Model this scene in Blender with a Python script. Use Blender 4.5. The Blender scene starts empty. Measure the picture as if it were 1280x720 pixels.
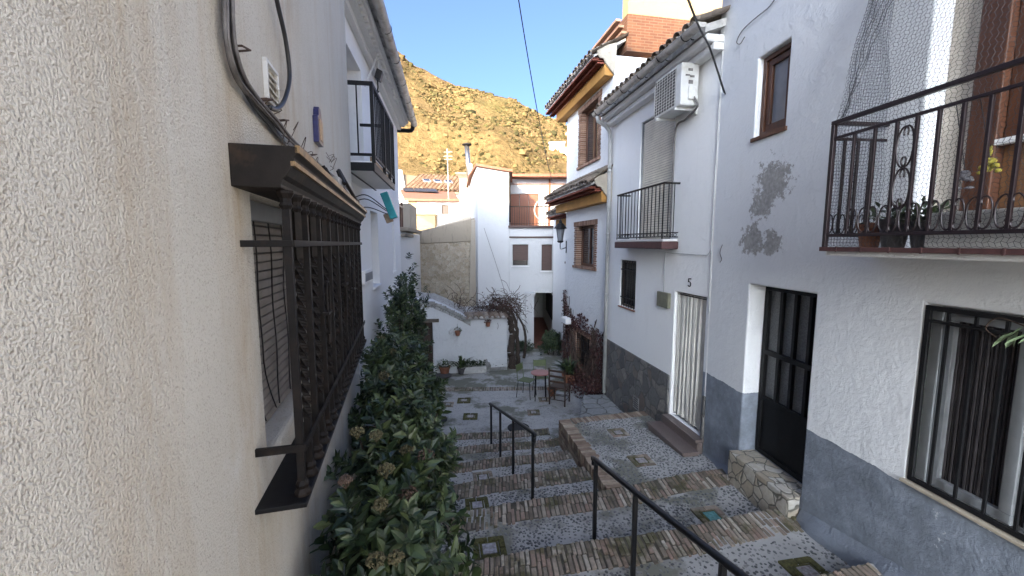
import bpy, math, random
from mathutils import Vector, Matrix, noise
random.seed(7)
R_ = math.radians
scene = bpy.context.scene
C = scene.collection

# ------------------------------------------------------------------ camera, world, sun, exposure
F_PX = 510.0
PITCH = math.atan(55.5 / F_PX)
cam_data = bpy.data.cameras.new('camera')
cam_data.sensor_width = 36.0
cam_data.lens = 36.0 * F_PX / 1280.0
cam_data.clip_start = 0.02
cam_data.clip_end = 2000.0
cam = bpy.data.objects.new('camera', cam_data)
cam.location = (0, 0, 0)
cam.rotation_euler = (math.pi / 2 - PITCH, 0, 0)
C.objects.link(cam)
scene.camera = cam

SUN_AZ, SUN_EL = R_(200.5), R_(17.0)
world = bpy.data.worlds.new('World')
scene.world = world
world.use_nodes = True
wn = world.node_tree
sky = wn.nodes.new('ShaderNodeTexSky')
sky.sky_type = 'NISHITA'
sky.sun_disc = False
sky.sun_elevation = SUN_EL
sky.sun_rotation = SUN_AZ
sky.altitude = 800
sky.air_density = 0.27
sky.dust_density = 10.0
sky.ozone_density = 3.6
bg = wn.nodes['Background']
bg.inputs['Strength'].default_value = 0.15
tint = wn.nodes.new('ShaderNodeMix'); tint.data_type = 'RGBA'; tint.blend_type = 'MULTIPLY'
tint.inputs[0].default_value = 1.0; tint.inputs[7].default_value = (.965, 1.022, .985, 1)
wn.links.new(sky.outputs[0], tint.inputs[6]); wn.links.new(tint.outputs[2], bg.inputs[0])
toward = Vector((math.sin(SUN_AZ) * math.cos(SUN_EL), math.cos(SUN_AZ) * math.cos(SUN_EL), math.sin(SUN_EL)))
sd = bpy.data.lights.new('sun', 'SUN')
sd.energy = 2.0
sd.angle = R_(0.5)
sd.color = (0.82, 0.60, 0.35)
so = bpy.data.objects.new('sun', sd)
so.rotation_euler = toward.to_track_quat('Z', 'Y').to_euler()
so.location = toward * 60
C.objects.link(so)
scene.view_settings.view_transform = 'Standard'
scene.view_settings.look = 'None'
scene.view_settings.gamma = 1.0
scene.view_settings.use_curve_mapping = False
scene.view_settings.exposure = 2.88
scene.render.engine = 'CYCLES'
scene.cycles.max_bounces = 14
scene.cycles.diffuse_bounces = 8

# ------------------------------------------------------------------ helpers
CP, SP = math.cos(PITCH), math.sin(PITCH)
def ray(px, py):
    u = (px - 640) / F_PX; v = (360 - py) / F_PX
    return Vector((u, CP + v * SP, -SP + v * CP))
def at_depth(px, py, Y):
    d = ray(px, py); return d * (Y / d.y)
def at_height(px, py, Z):
    d = ray(px, py); return d * (Z / d.z)

class Wall:
    """vertical wall frame: s along the street (away), z up, n out of the wall towards the street"""
    def __init__(self, O, D, side):
        self.O = Vector((O[0], O[1], 0)); D = Vector((D[0], D[1], 0)); self.D = D.normalized()
        r = Vector((self.D.y, -self.D.x, 0))
        self.N = -r if side == 'right' else r
    def P(self, s, z, n=0.0):
        return self.O + self.D * s + self.N * n + Vector((0, 0, z))
    def sz(self, px, py, n=0.0):
        d = ray(px, py); o = self.O + self.N * n
        k = o.dot(self.N) / d.dot(self.N); p = d * k - o
        return p.dot(self.D), p.z
def yaw_dir(vp):
    t = (vp - 640) / F_PX * CP; n = math.hypot(t, 1); return (t / n, 1 / n)

WORLD_LOC = {}
class MB:
    def __init__(self): self.v = []; self.f = []
    def add(self, vs, fs):
        b = len(self.v); self.v += [Vector(p) for p in vs]; self.f += [tuple(i + b for i in q) for q in fs]
    def obox(self, p, a, b, c):
        p, a, b, c = Vector(p), Vector(a), Vector(b), Vector(c)
        if a.cross(b).dot(c) < 0: a, b = b, a
        vs = [p, p + a, p + a + b, p + b, p + c, p + a + c, p + a + b + c, p + b + c]
        self.add(vs, [(3, 2, 1, 0), (4, 5, 6, 7), (0, 1, 5, 4), (1, 2, 6, 5), (2, 3, 7, 6), (3, 0, 4, 7)])
    def box(self, x0, x1, y0, y1, z0, z1):
        self.obox((x0, y0, z0), (x1 - x0, 0, 0), (0, y1 - y0, 0), (0, 0, z1 - z0))
    def wbox(self, W, s0, s1, z0, z1, n0, n1):
        self.obox(W.P(s0, z0, n0), W.D * (s1 - s0), W.N * (n1 - n0), Vector((0, 0, z1 - z0)))
    def tube(self, pts, r, n=8, caps=True, up=None):
        pts = [Vector(p) for p in pts]; m = len(pts)
        if m < 2: return
        rs = r if isinstance(r, (list, tuple)) else [r] * m
        b = len(self.v); prev = None
        for i, p in enumerate(pts):
            t = (pts[min(i + 1, m - 1)] - pts[max(i - 1, 0)])
            if t.length < 1e-9: t = Vector((0, 0, 1))
            t.normalize()
            if prev is None:
                ref = Vector((0, 0, 1)) if abs(t.z) < .9 else Vector((1, 0, 0))
                x = ref.cross(t).normalized()
            else:
                x = prev - t * prev.dot(t)
                x = x.normalized() if x.length > 1e-6 else Vector((1, 0, 0)).cross(t).normalized()
            prev = x; y = t.cross(x)
            for k in range(n):
                a = 2 * math.pi * (k + .5) / n
                self.v.append(p + (x * math.cos(a) + y * math.sin(a)) * rs[i])
        for i in range(m - 1):
            for k in range(n):
                self.f.append((b + i * n + k, b + i * n + (k + 1) % n, b + (i + 1) * n + (k + 1) % n, b + (i + 1) * n + k))
        if caps:
            self.f.append(tuple(b + k for k in reversed(range(n))))
            self.f.append(tuple(b + (m - 1) * n + k for k in range(n)))
    def lathe(self, prof, c=(0, 0, 0), n=16, sx=1, sy=1):
        c = Vector(c); b = len(self.v)
        for r, z in prof:
            for k in range(n):
                a = 2 * math.pi * k / n
                self.v.append(c + Vector((r * sx * math.cos(a), r * sy * math.sin(a), z)))
        for i in range(len(prof) - 1):
            for k in range(n):
                self.f.append((b + i * n + k, b + i * n + (k + 1) % n, b + (i + 1) * n + (k + 1) % n, b + (i + 1) * n + k))
        self.f.append(tuple(b + k for k in reversed(range(n))))
        self.f.append(tuple(b + (len(prof) - 1) * n + k for k in range(n)))
    def prism(self, poly, ext):
        poly = [Vector(p) for p in poly]; ext = Vector(ext); n = len(poly)
        nrm = Vector((0, 0, 0))
        for i in range(n): nrm += poly[i].cross(poly[(i + 1) % n])
        if nrm.dot(ext) > 0: poly = poly[::-1]
        self.add(poly + [p + ext for p in poly], [tuple(range(n)), tuple(range(2 * n - 1, n - 1, -1))] +
                 [(i + n, (i + 1) % n + n, (i + 1) % n, i) for i in range(n)])
    def blob(self, c, r, seed=0, sx=1, sy=1, sz=1, rough=.25, seg=7, rings=4):
        c = Vector(c); b = len(self.v); rnd = random.Random(seed)
        self.v.append(c + Vector((0, 0, r * sz)))
        for i in range(1, rings):
            th = math.pi * i / rings
            for k in range(seg):
                a = 2 * math.pi * (k + .5 * (i % 2)) / seg
                q = r * (1 + rnd.uniform(-rough, rough))
                self.v.append(c + Vector((q * sx * math.sin(th) * math.cos(a), q * sy * math.sin(th) * math.sin(a), q * sz * math.cos(th))))
        self.v.append(c - Vector((0, 0, r * sz)))
        for k in range(seg): self.f.append((b, b + 1 + k, b + 1 + (k + 1) % seg))
        for i in range(rings - 2):
            o = b + 1 + i * seg
            for k in range(seg): self.f.append((o + k, o + seg + k, o + seg + (k + 1) % seg, o + (k + 1) % seg))
        o = b + 1 + (rings - 2) * seg; e = len(self.v) - 1
        for k in range(seg): self.f.append((o + k, e, o + (k + 1) % seg))
    def build(self, name, mat, parent=None, smooth=False, bevel=0, weld=False, loc=None, seg=2):
        if parent is not None:
            base = WORLD_LOC[parent.name]
        else:
            if loc is None:
                xs = [p.x for p in self.v]; ys = [p.y for p in self.v]; zs = [p.z for p in self.v]
                base = Vector(((min(xs) + max(xs)) / 2, (min(ys) + max(ys)) / 2, min(zs)))
            else: base = Vector(loc)
        v, f = self.v, self.f
        if weld:
            key = {}; mp = []; nv = []
            for p in v:
                k = (round(p.x, 4), round(p.y, 4), round(p.z, 4))
                if k not in key: key[k] = len(nv); nv.append(p)
                mp.append(key[k])
            nf = []
            for q in f:
                t = []
                for i in q:
                    if not t or mp[i] != t[-1]: t.append(mp[i])
                if t[0] == t[-1]: t.pop()
                if len(t) > 2: nf.append(tuple(t))
            v, f = nv, nf
        me = bpy.data.meshes.new(name)
        me.from_pydata([tuple(p - base) for p in v], [], f)
        me.update()
        if smooth: me.polygons.foreach_set('use_smooth', [True] * len(me.polygons))
        me.materials.append(mat)
        o = bpy.data.objects.new(name, me); C.objects.link(o)
        if parent is not None:
            o.parent = parent
        else:
            o.location = base
        WORLD_LOC[o.name] = base
        if bevel:
            m = o.modifiers.new('bevel', 'BEVEL'); m.width = bevel; m.segments = seg; m.limit_method = 'ANGLE'; m.angle_limit = R_(35)
        return o

def pieces(mb, name, mat, parent, **kw):
    """one object per connected piece"""
    par = list(range(len(mb.v)))
    def find(i):
        while par[i] != i: par[i] = par[par[i]]; i = par[i]
        return i
    for q in mb.f:
        a = find(q[0])
        for i in q[1:]:
            b = find(i)
            if b != a: par[b] = a
    groups = {}
    for q in mb.f: groups.setdefault(find(q[0]), []).append(q)
    for fs in groups.values():
        m = MB(); mp = {}
        for q in fs:
            for i in q:
                if i not in mp: mp[i] = len(m.v); m.v.append(mb.v[i])
            m.f.append(tuple(mp[i] for i in q))
        m.build(name, mat, parent, **kw)

def empty(name, loc):
    o = bpy.data.objects.new(name, None); o.empty_display_size = .2; C.objects.link(o)
    o.location = loc; WORLD_LOC[o.name] = Vector(loc); return o
def tag(o, label, cat, group=None):
    o['label'] = label; o['category'] = cat
    if group: o['group'] = group
    return o
def thing(name, loc, label, cat, group=None): return tag(empty(name, loc), label, cat, group)
def structure(o): o['kind'] = 'structure'; return o
def copy_tree(o, parent=None):
    c = o.copy(); C.objects.link(c); c.parent = parent
    WORLD_LOC[c.name] = WORLD_LOC[o.name]
    for ch in list(o.children): copy_tree(ch, c)
    return c

def wall_mesh(mb, W, s0, s1, z0, z1, ops, thick=.35, n=0.0):
    """solid wall with openings ops = [(s0,s1,z0,z1,depth)]; reveals have the given depth"""
    ss = sorted(set([s0, s1] + [v for o in ops for v in (o[0], o[1]) if s0 < v < s1]))
    zz = sorted(set([z0, z1] + [v for o in ops for v in (o[2], o[3]) if z0 < v < z1]))
    def hole(i, j):
        if i < 0 or j < 0 or i >= len(ss) - 1 or j >= len(zz) - 1: return None
        cs = (ss[i] + ss[i + 1]) / 2; cz = (zz[j] + zz[j + 1]) / 2
        for o in ops:
            if o[0] < cs < o[1] and o[2] < cz < o[3]: return o
        return None
    flip = W.D.cross(Vector((0, 0, 1))).dot(W.N) < 0
    def q(a, b, c, d): mb.add([a, b, c, d], [(3, 2, 1, 0) if flip else (0, 1, 2, 3)])
    for i in range(len(ss) - 1):
        for j in range(len(zz) - 1):
            a, b, c, d = ss[i], ss[i + 1], zz[j], zz[j + 1]
            o = hole(i, j)
            if not o:
                q(W.P(a, c, n), W.P(b, c, n), W.P(b, d, n), W.P(a, d, n))
                continue
            e = n - o[4]
            q(W.P(a, c, e), W.P(b, c, e), W.P(b, d, e), W.P(a, d, e))
            if hole(i - 1, j) is not o: q(W.P(a, c, e), W.P(a, d, e), W.P(a, d, n), W.P(a, c, n)); 
            if hole(i + 1, j) is not o: q(W.P(b, d, e), W.P(b, c, e), W.P(b, c, n), W.P(b, d, n))
            if hole(i, j - 1) is not o: q(W.P(b, c, e), W.P(a, c, e), W.P(a, c, n), W.P(b, c, n))
            if hole(i, j + 1) is not o: q(W.P(a, d, e), W.P(b, d, e), W.P(b, d, n), W.P(a, d, n))
    # sides, top and back
    t = n - thick
    for j in range(len(zz) - 1):
        c, d = zz[j], zz[j + 1]
        q(W.P(s0, c, n), W.P(s0, d, n), W.P(s0, d, t), W.P(s0, c, t))
        q(W.P(s1, d, n), W.P(s1, c, n), W.P(s1, c, t), W.P(s1, d, t))
    for i in range(len(ss) - 1):
        a, b = ss[i], ss[i + 1]
        q(W.P(a, z1, n), W.P(b, z1, n), W.P(b, z1, t), W.P(a, z1, t))
    q(W.P(s1, z0, t), W.P(s0, z0, t), W.P(s0, z1, t), W.P(s1, z1, t))

def roof_tiles(mb, O, along, up, L, S, pitch=.21, tl=.4, r=.09, seed=1, valley=True):
    """barrel tiles: columns along `along`, rising along `up` from the eave"""
    rnd = random.Random(seed)
    O = Vector(O); a = Vector(along).normalized(); u = Vector(up).normalized()
    nrm = a.cross(u)
    if nrm.z < 0: nrm = -nrm
    cols = max(1, int(L / pitch)); rows = max(1, int(S / (tl * .85)))
    SEG = 6
    for c in range(cols):
        for w in range(rows):
            x = (c + .5) * pitch + rnd.uniform(-.008, .008); y0 = w * tl * .85 + rnd.uniform(-.015, .015)
            lift = rnd.uniform(0, .008)
            b = len(mb.v)
            for (yy, rr, h) in ((y0, r, .03 + lift), (y0 + tl, r * .82, .008 + lift)):
                for k in range(SEG + 1):
                    th = math.pi * k / SEG
                    for q in (rr, rr - .016):
                        mb.v.append(O + a * (x + math.cos(th) * q) + u * yy + nrm * (h + math.sin(th) * q * .9))
            M = (SEG + 1) * 2
            for k in range(SEG):
                o0, i0, o1, i1 = b + 2 * k, b + 2 * k + 1, b + 2 * k + 2, b + 2 * k + 3
                mb.f += [(o0, o0 + M, o1 + M, o1), (i1, i1 + M, i0 + M, i0), (o0, o1, i1, i0)]
    if valley:
        for c in range(cols + 1):
            x = c * pitch; b = len(mb.v); SG = 4
            for yy in (-.02, S):
                for k in range(SG + 1):
                    th = math.pi * (1 + k / SG)
                    mb.v.append(O + a * (x + math.cos(th) * r) + u * yy + nrm * (.05 + math.sin(th) * r * .5))
            for k in range(SG): mb.f.append((b + k, b + k + 1, b + k + SG + 2, b + k + SG + 1))

def leaf(mb, p, d, nrm, ln, w, fold=.25):
    d = d.normalized(); s = d.cross(nrm)
    if s.length < 1e-4: s = d.orthogonal()
    s.normalize(); n = s.cross(d)
    b = len(mb.v); m = p + d * ln * .45
    mb.v += [p, m + s * w + n * (w * fold), m - n * (ln * .02), m - s * w + n * (w * fold), p + d * ln - n * (ln * .12),
             p + d * ln * .8 + s * w * .55 - n * (ln * .03), p + d * ln * .8 - s * w * .55 - n * (ln * .03)]
    mb.f += [(b, b + 2, b + 1), (b, b + 3, b + 2), (b + 1, b + 2, b + 4, b + 5), (b + 2, b + 3, b + 6, b + 4)]
def rv(rnd=random):
    while True:
        v = Vector((rnd.uniform(-1, 1), rnd.uniform(-1, 1), rnd.uniform(-1, 1)))
        if .05 < v.length < 1: return v.normalized()

# ------------------------------------------------------------------ materials
def nt(name):
    m = bpy.data.materials.new(name); m.use_nodes = True
    return m, m.node_tree, m.node_tree.nodes['Principled BSDF']
class G:
    """tiny node-graph helper"""
    def __init__(self, tree): self.t = tree; self.co = None
    def n(self, kind, **kw):
        x = self.t.nodes.new(kind)
        for k, v in kw.items(): setattr(x, k, v)
        return x
    def l(self, a, b): self.t.links.new(a, b)
    def coord(self, sc=(1, 1, 1), world=False):
        if world: src = self.n('ShaderNodeNewGeometry').outputs['Position']
        else: src = self.n('ShaderNodeTexCoord').outputs['Object']
        mp = self.n('ShaderNodeMapping'); mp.inputs['Scale'].default_value = sc
        self.l(src, mp.inputs['Vector']); return mp.outputs[0]
    def noise(self, vec, scale, detail=4, rough=.55, dist=0):
        x = self.n('ShaderNodeTexNoise'); x.inputs['Scale'].default_value = scale; x.inputs['Detail'].default_value = detail
        x.inputs['Roughness'].default_value = rough; x.inputs['Distortion'].default_value = dist
        self.l(vec, x.inputs['Vector']); return x.outputs['Fac']
    def voro(self, vec, scale, feature='F1', out='Distance', rnd=1.0):
        x = self.n('ShaderNodeTexVoronoi', feature=feature); x.inputs['Scale'].default_value = scale
        x.inputs['Randomness'].default_value = rnd
        self.l(vec, x.inputs['Vector']); return x.outputs[out]
    def ramp(self, fac, stops):
        x = self.n('ShaderNodeValToRGB'); e = x.color_ramp.elements
        while len(e) < len(stops): e.new(.5)
        for i, (p, c) in enumerate(stops):
            e[i].position = p; e[i].color = (c[0], c[1], c[2], 1) if isinstance(c, (tuple, list)) else (c, c, c, 1)
        self.l(fac, x.inputs[0]); return x.outputs[0]
    def mix(self, fac, a, b, mode='MIX'):
        x = self.n('ShaderNodeMix', data_type='RGBA', blend_type=mode)
        for s, v in ((x.inputs[0], fac), (x.inputs[6], a), (x.inputs[7], b)):
            if isinstance(v, (int, float)): s.default_value = v if s is x.inputs[0] else (v, v, v, 1)
            elif isinstance(v, (tuple, list)): s.default_value = (v[0], v[1], v[2], 1)
            else: self.l(v, s)
        return x.outputs[2]
    def math(self, op, a, b=0.0, clamp=False):
        x = self.n('ShaderNodeMath', operation=op, use_clamp=clamp)
        for s, v in ((x.inputs[0], a), (x.inputs[1], b)):
            if isinstance(v, (int, float)): s.default_value = v
            else: self.l(v, s)
        return x.outputs[0]
    def bump(self, h, strength, dist, prev=None):
        x = self.n('ShaderNodeBump'); x.inputs['Strength'].default_value = strength; x.inputs['Distance'].default_value = dist
        self.l(h, x.inputs['Height'])
        if prev is not None: self.l(prev, x.inputs['Normal'])
        return x.outputs[0]
    def island(self): return self.n('ShaderNodeNewGeometry').outputs['Random Per Island']
    def sep(self, vec):
        x = self.n('ShaderNodeSeparateXYZ'); self.l(vec, x.inputs[0]); return x.outputs

def simple(name, col, rough=.6, metal=0, var=.25, vscale=8, bump=.2, bscale=60, bdist=.003, spec=.5, dirt=None):
    m, t, p = nt(name); g = G(t); co = g.coord()
    n1 = g.noise(co, vscale, 5); dark = tuple(c * (1 - var) for c in col); lite = tuple(min(1, c * (1 + var)) for c in col)
    c = g.ramp(n1, [(.3, dark), (.7, lite)])
    if dirt: c = g.mix(g.ramp(g.noise(co, vscale * .6, 6, .7), [(.5, 0), (.68, 1)]), c, dirt)
    g.l(c, p.inputs['Base Color'])
    p.inputs['Roughness'].default_value = rough; p.inputs['Metallic'].default_value = metal
    p.inputs['Specular IOR Level'].default_value = spec
    if bump: g.l(g.bump(g.noise(co, bscale, 4), bump, bdist), p.inputs['Normal'])
    return m
def island_mat(name, stops, rough=.7, bump=.3, bscale=80, bdist=.003, moss=None, var=.3, spec=.4, trans=0):
    m, t, p = nt(name); g = G(t); co = g.coord(world=True)
    c = g.ramp(g.island(), stops)
    c = g.mix(g.ramp(g.noise(co, 14, 5), [(.3, .0), (.75, var)]), c, (.02, .018, .015))
    if moss: c = g.mix(g.ramp(g.noise(co, moss[1], 5, .65), [(moss[2], 0), (moss[2] + .12, moss[3])]), c, moss[0])
    g.l(c, p.inputs['Base Color']); p.inputs['Roughness'].default_value = rough
    p.inputs['Specular IOR Level'].default_value = spec
    if bump: g.l(g.bump(g.noise(co, bscale, 4), bump, bdist), p.inputs['Normal'])
    return m

def whitewash(name, base=(.83, .825, .81), stain=(.42, .40, .36), amount=.5, lumps=.5, fine=.35, patches=None, dado=None, streak=.5, rough=False):
    """lime-washed render: hand-trowelled waves, grain, weather streaks; optional peeled patches and a painted band"""
    m, t, p = nt(name); g = G(t); co = g.coord(world=True); z = g.sep(co)[2]
    big = g.noise(co, .9, 4, .6); mid = g.noise(co, 7, 5, .62, .4); fin = g.noise(co, 38, 4, .6)
    stv = g.coord((5, 5, .9), world=True); st = g.noise(stv, 1.0, 6, .75)
    c = g.mix(g.ramp(big, [(.3, 0), (.8, amount * .45)]), base, tuple(b * .86 for b in base))
    c = g.mix(g.ramp(st, [(.55, 0), (.85, amount * streak * .6)]), c, stain)
    c = g.mix(g.ramp(mid, [(.58, 0), (.75, amount * .5)]), c, tuple(b * .8 for b in base))
    hgt = g.math('ADD', g.math('MULTIPLY', mid, .7), g.math('MULTIPLY', fin, .22))
    if rough: hgt = g.math('ADD', hgt, g.math('MULTIPLY', g.noise(co, 19, 3, .5), .55))
    if patches:
        pn = g.noise(co, 3.2, 6, .7)
        f = None
        for (cx, cy, cz, r) in patches:
            vd = g.n('ShaderNodeVectorMath', operation='DISTANCE'); g.l(co, vd.inputs[0]); vd.inputs[1].default_value = (cx, cy, cz)
            dd = g.math('SUBTRACT', 1.0, g.math('DIVIDE', vd.outputs['Value'], r))
            f = dd if f is None else g.math('MAXIMUM', f, dd)
        edge = g.noise(co, 9, 8, .75)
        f = g.math('ADD', g.math('MULTIPLY', f, .55), g.math('MULTIPLY', g.math('SUBTRACT', edge, .5), 1.7))
        f = g.ramp(f, [(.16, 0), (.23, .9)])
        c = g.mix(f, c, g.ramp(g.noise(co, 22, 4), [(.3, (.22, .21, .20)), (.7, (.40, .385, .36))]))
        hgt = g.math('SUBTRACT', hgt, g.math('MULTIPLY', f, .12))
    if dado:
        zt, colr = dado
        wob = g.math('MULTIPLY', g.math('SUBTRACT', g.noise(co, 4, 4, .65), .5), .07)
        f = g.math('LESS_THAN', g.math('ADD', z, wob), zt)
        chip = g.ramp(g.math('ADD', g.noise(co, 16, 7, .75), g.math('MULTIPLY', g.noise(co, 1.6, 3), .35)), [(.85, 1), (.89, .3)])
        f = g.math('MULTIPLY', f, chip)
        dc = g.ramp(g.noise(co, 4, 6, .7), [(.3, tuple(v * .72 for v in colr)), (.5, colr), (.72, tuple(v * 1.45 for v in colr))])
        c = g.mix(f, c, dc)
    g.l(c, p.inputs['Base Color']); p.inputs['Roughness'].default_value = .85; p.inputs['Specular IOR Level'].default_value = .25
    g.l(g.bump(hgt, min(1, lumps * 1.2), .036), p.inputs['Normal'])
    return m

def stucco():
    m, t, p = nt('rough_stucco'); g = G(t); co = g.coord(world=True)
    gr = g.noise(co, 150, 2, .55, .0); gr2 = g.noise(co, 260, 3, .6); big = g.noise(co, 1.6, 5, .6)
    stv = g.coord((5, 5, .5), world=True); st = g.noise(stv, 1.3, 6, .7)
    base = (.66, .635, .575)
    c = g.mix(g.ramp(big, [(.35, 0), (.75, .6)]), base, (.55, .525, .47))
    c = g.mix(g.ramp(st, [(.5, 0), (.75, .5)]), c, (.50, .40, .28))
    c = g.mix(g.ramp(g.noise(co, 2.5, 6, .7), [(.6, 0), (.75, .5)]), c, (.72, .73, .74))
    flat = g.coord((1, 1, 0), world=True)
    for (cx, cy, r) in ((-.96, 1.43, .20), (-.80, .86, .16), (-1.15, 2.2, .5)):
        vd = g.n('ShaderNodeVectorMath', operation='DISTANCE'); g.l(flat, vd.inputs[0]); vd.inputs[1].default_value = (cx, cy, 0)
        near = g.math('SUBTRACT', 1.0, g.math('DIVIDE', vd.outputs['Value'], r), True)
        k = g.math('MULTIPLY', near, g.ramp(g.noise(g.coord((7, 7, 1.6), world=True), 1.4, 7, .8), [(.38, 0), (.68, .7)]))
        c = g.mix(k, c, (.44, .34, .215))
    c = g.mix(g.ramp(gr, [(.30, .5), (.44, 0)]), c, (.30, .26, .20))
    g.l(c, p.inputs['Base Color']); p.inputs['Roughness'].default_value = .92; p.inputs['Specular IOR Level'].default_value = .15
    h = g.math('ADD', g.math('ADD', g.ramp(gr, [(.3, 0), (.62, 1)]), g.math('MULTIPLY', gr2, .2)), g.math('MULTIPLY', g.noise(co, 5, 4, .6, .5), 2.2))
    g.l(g.bump(h, .75, .0052), p.inputs['Normal'])
    return m
def rubble(name, stops, mortar, scale=5, bumpd=.04, mw=.05):
    m, t, p = nt(name); g = G(t); co = g.coord(world=True)
    wob = g.n('ShaderNodeVectorMath', operation='ADD'); nz = g.n('ShaderNodeTexNoise'); nz.inputs['Scale'].default_value = 4
    g.l(co, nz.inputs['Vector']); sc = g.n('ShaderNodeVectorMath', operation='SCALE'); sc.inputs['Scale'].default_value = .16
    g.l(nz.outputs['Color'], sc.inputs[0]); g.l(co, wob.inputs[0]); g.l(sc.outputs[0], wob.inputs[1]); v = wob.outputs[0]
    e = g.voro(v, scale, 'DISTANCE_TO_EDGE'); col = g.voro(v, scale, 'F1', 'Color')
    k = g.sep(col)[0]
    c = g.ramp(k, stops)
    c = g.mix(g.ramp(g.noise(co, 18, 5), [(.3, 0), (.75, .5)]), c, tuple(x * .55 for x in stops[0][1]))
    f = g.ramp(e, [(mw * .5, 1), (mw, 0)])
    c = g.mix(f, c, mortar)
    g.l(c, p.inputs['Base Color']); p.inputs['Roughness'].default_value = .8
    h = g.math('ADD', g.ramp(e, [(0, 0), (mw * 1.6, 1)]), g.math('MULTIPLY', g.noise(co, 30, 5), .4))
    g.l(g.bump(h, .7, bumpd), p.inputs['Normal'])
    return m
def pavement(name, cement=(.48, .47, .45), peb=(.24, .24, .235), scale=26, moss=.35, dens=.36):
    m, t, p = nt(name); g = G(t); co = g.coord(world=True)
    d = g.voro(co, scale, 'F1'); rr = g.sep(g.voro(co, scale, 'F1', 'Color'))[0]
    f = g.ramp(g.math('ADD', d, g.math('MULTIPLY', rr, .28)), [(dens, 1), (dens + .1, 0)])
    big = g.noise(co, 1.1, 6, .65); mid = g.noise(co, 6, 5, .6)
    c = g.mix(g.ramp(mid, [(.3, 0), (.75, .6)]), cement, tuple(x * .7 for x in cement))
    c = g.mix(f, c, g.ramp(rr, [(0, peb), (1, tuple(x * 1.9 for x in peb))]))
    c = g.mix(g.ramp(big, [(.50, 0), (.58, moss)]), c, (.13, .13, .085))
    c = g.mix(g.ramp(g.noise(co, .6, 5, .7), [(.5, 0), (.7, .5)]), c, (.13, .125, .12))
    g.l(c, p.inputs['Base Color'])
    g.l(g.ramp(big, [(.3, .55), (.6, .85)]), p.inputs['Roughness']); p.inputs['Specular IOR Level'].default_value = .4
    h = g.math('ADD', f, g.math('MULTIPLY', g.noise(co, 60, 3), .5))
    g.l(g.bump(h, .6, .01), p.inputs['Normal'])
    return m
def wood(name, a, b, scale=(14, 14, 1.2), rough=.5):
    m, t, p = nt(name); g = G(t); co = g.coord(scale, world=True)
    n = g.noise(co, 1.6, 6, .6, .8)
    g.l(g.ramp(n, [(.3, a), (.7, b)]), p.inputs['Base Color']); p.inputs['Roughness'].default_value = rough
    g.l(g.bump(n, .3, .004), p.inputs['Normal']); return m
def brickwork(name, c1, c2, mortar, scale=1.0, bw=.24, bh=.06):
    m, t, p = nt(name); g = G(t)
    co = g.coord(world=True); s = g.sep(co)
    cb = g.n('ShaderNodeCombineXYZ'); g.l(g.math('ADD', s[0], s[1]), cb.inputs[0]); g.l(s[2], cb.inputs[1])
    x = g.n('ShaderNodeTexBrick'); x.inputs['Scale'].default_value = scale
    x.inputs['Brick Width'].default_value = bw; x.inputs['Row Height'].default_value = bh; x.inputs['Mortar Size'].default_value = .007
    x.inputs['Mortar Smooth'].default_value = .3
    x.inputs['Color1'].default_value = (*c1, 1); x.inputs['Color2'].default_value = (*c2, 1); x.inputs['Mortar'].default_value = (*mortar, 1)
    g.l(cb.outputs[0], x.inputs['Vector'])
    c = g.mix(g.ramp(g.noise(co, 7, 5), [(.3, 0), (.75, .5)]), x.outputs['Color'], tuple(v * .5 for v in c1))
    g.l(c, p.inputs['Base Color']); p.inputs['Roughness'].default_value = .9
    h = g.math('SUBTRACT', g.math('MULTIPLY', g.noise(co, 40, 4), .4), x.outputs['Fac'])
    g.l(g.bump(h, .6, .012), p.inputs['Normal']); return m

M = {}

M['stucco'] = stucco()
M['white'] = whitewash('lime_wash')
M['white_far'] = whitewash('far_lime_wash', (.60, .60, .595), (.40, .38, .34), .7, .5)
M['white_old'] = whitewash('old_lime_wash', (.70, .695, .68), (.32, .29, .25), .9, .7)
M['white_rough'] = whitewash('rough_lime_wash', (.77, .77, .76), (.42, .40, .36), .7, 1.0, rough=True)
M['cement_wall'] = whitewash('bare_render', (.40, .35, .28), (.20, .17, .13), 1.0, 1.0)
M['cement_dark'] = whitewash('damp_render', (.33, .28, .215), (.10, .085, .065), 1.0, 1.0, streak=2.2)
M['ochre'] = simple('ochre_paint', (.40, .20, .048), .8, var=.15, vscale=3)
M['yellow_render'] = whitewash('pale_yellow_render', (.36, .265, .14), (.20, .12, .06), .8, .5)
M['pale_mortar'] = simple('pale_mortar', (.52, .51, .49), .9, var=.3, vscale=9, bump=.5, dirt=(.22, .21, .19))
M['tile_mortar'] = simple('tile_mortar', (.42, .41, .39), .9, var=.35, vscale=6, bump=.5, dirt=(.12, .11, .1))
M['roof_tile'] = island_mat('roof_tile_clay', [(0, (.13, .10, .08)), (.35, (.22, .16, .12)), (.7, (.30, .24, .19)), (1, (.36, .31, .27))], .9, .4, 40, .006, moss=((.09, .085, .06), 2.2, .48, .6))
M['roof_tile_warm'] = island_mat('roof_tile_warm', [(0, (.17, .095, .055)), (.5, (.23, .14, .08)), (1, (.27, .19, .12))], .9, .4, 40, .006)
M['red_corbel'] = island_mat('red_clay_corbel', [(0, (.14, .035, .02)), (1, (.24, .065, .04))], .8, .3)
M['iron'] = simple('black_iron', (.008, .008, .009), .55, .1, spec=.3, var=.3, vscale=30, bump=.25, bscale=120, bdist=.0015)
M['iron_brown'] = simple('rusty_iron', (.009, .0075, .007), .6, .05, spec=.25, var=.4, vscale=25, bump=.3, bscale=100, bdist=.002, dirt=(.018, .012, .009))
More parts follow.
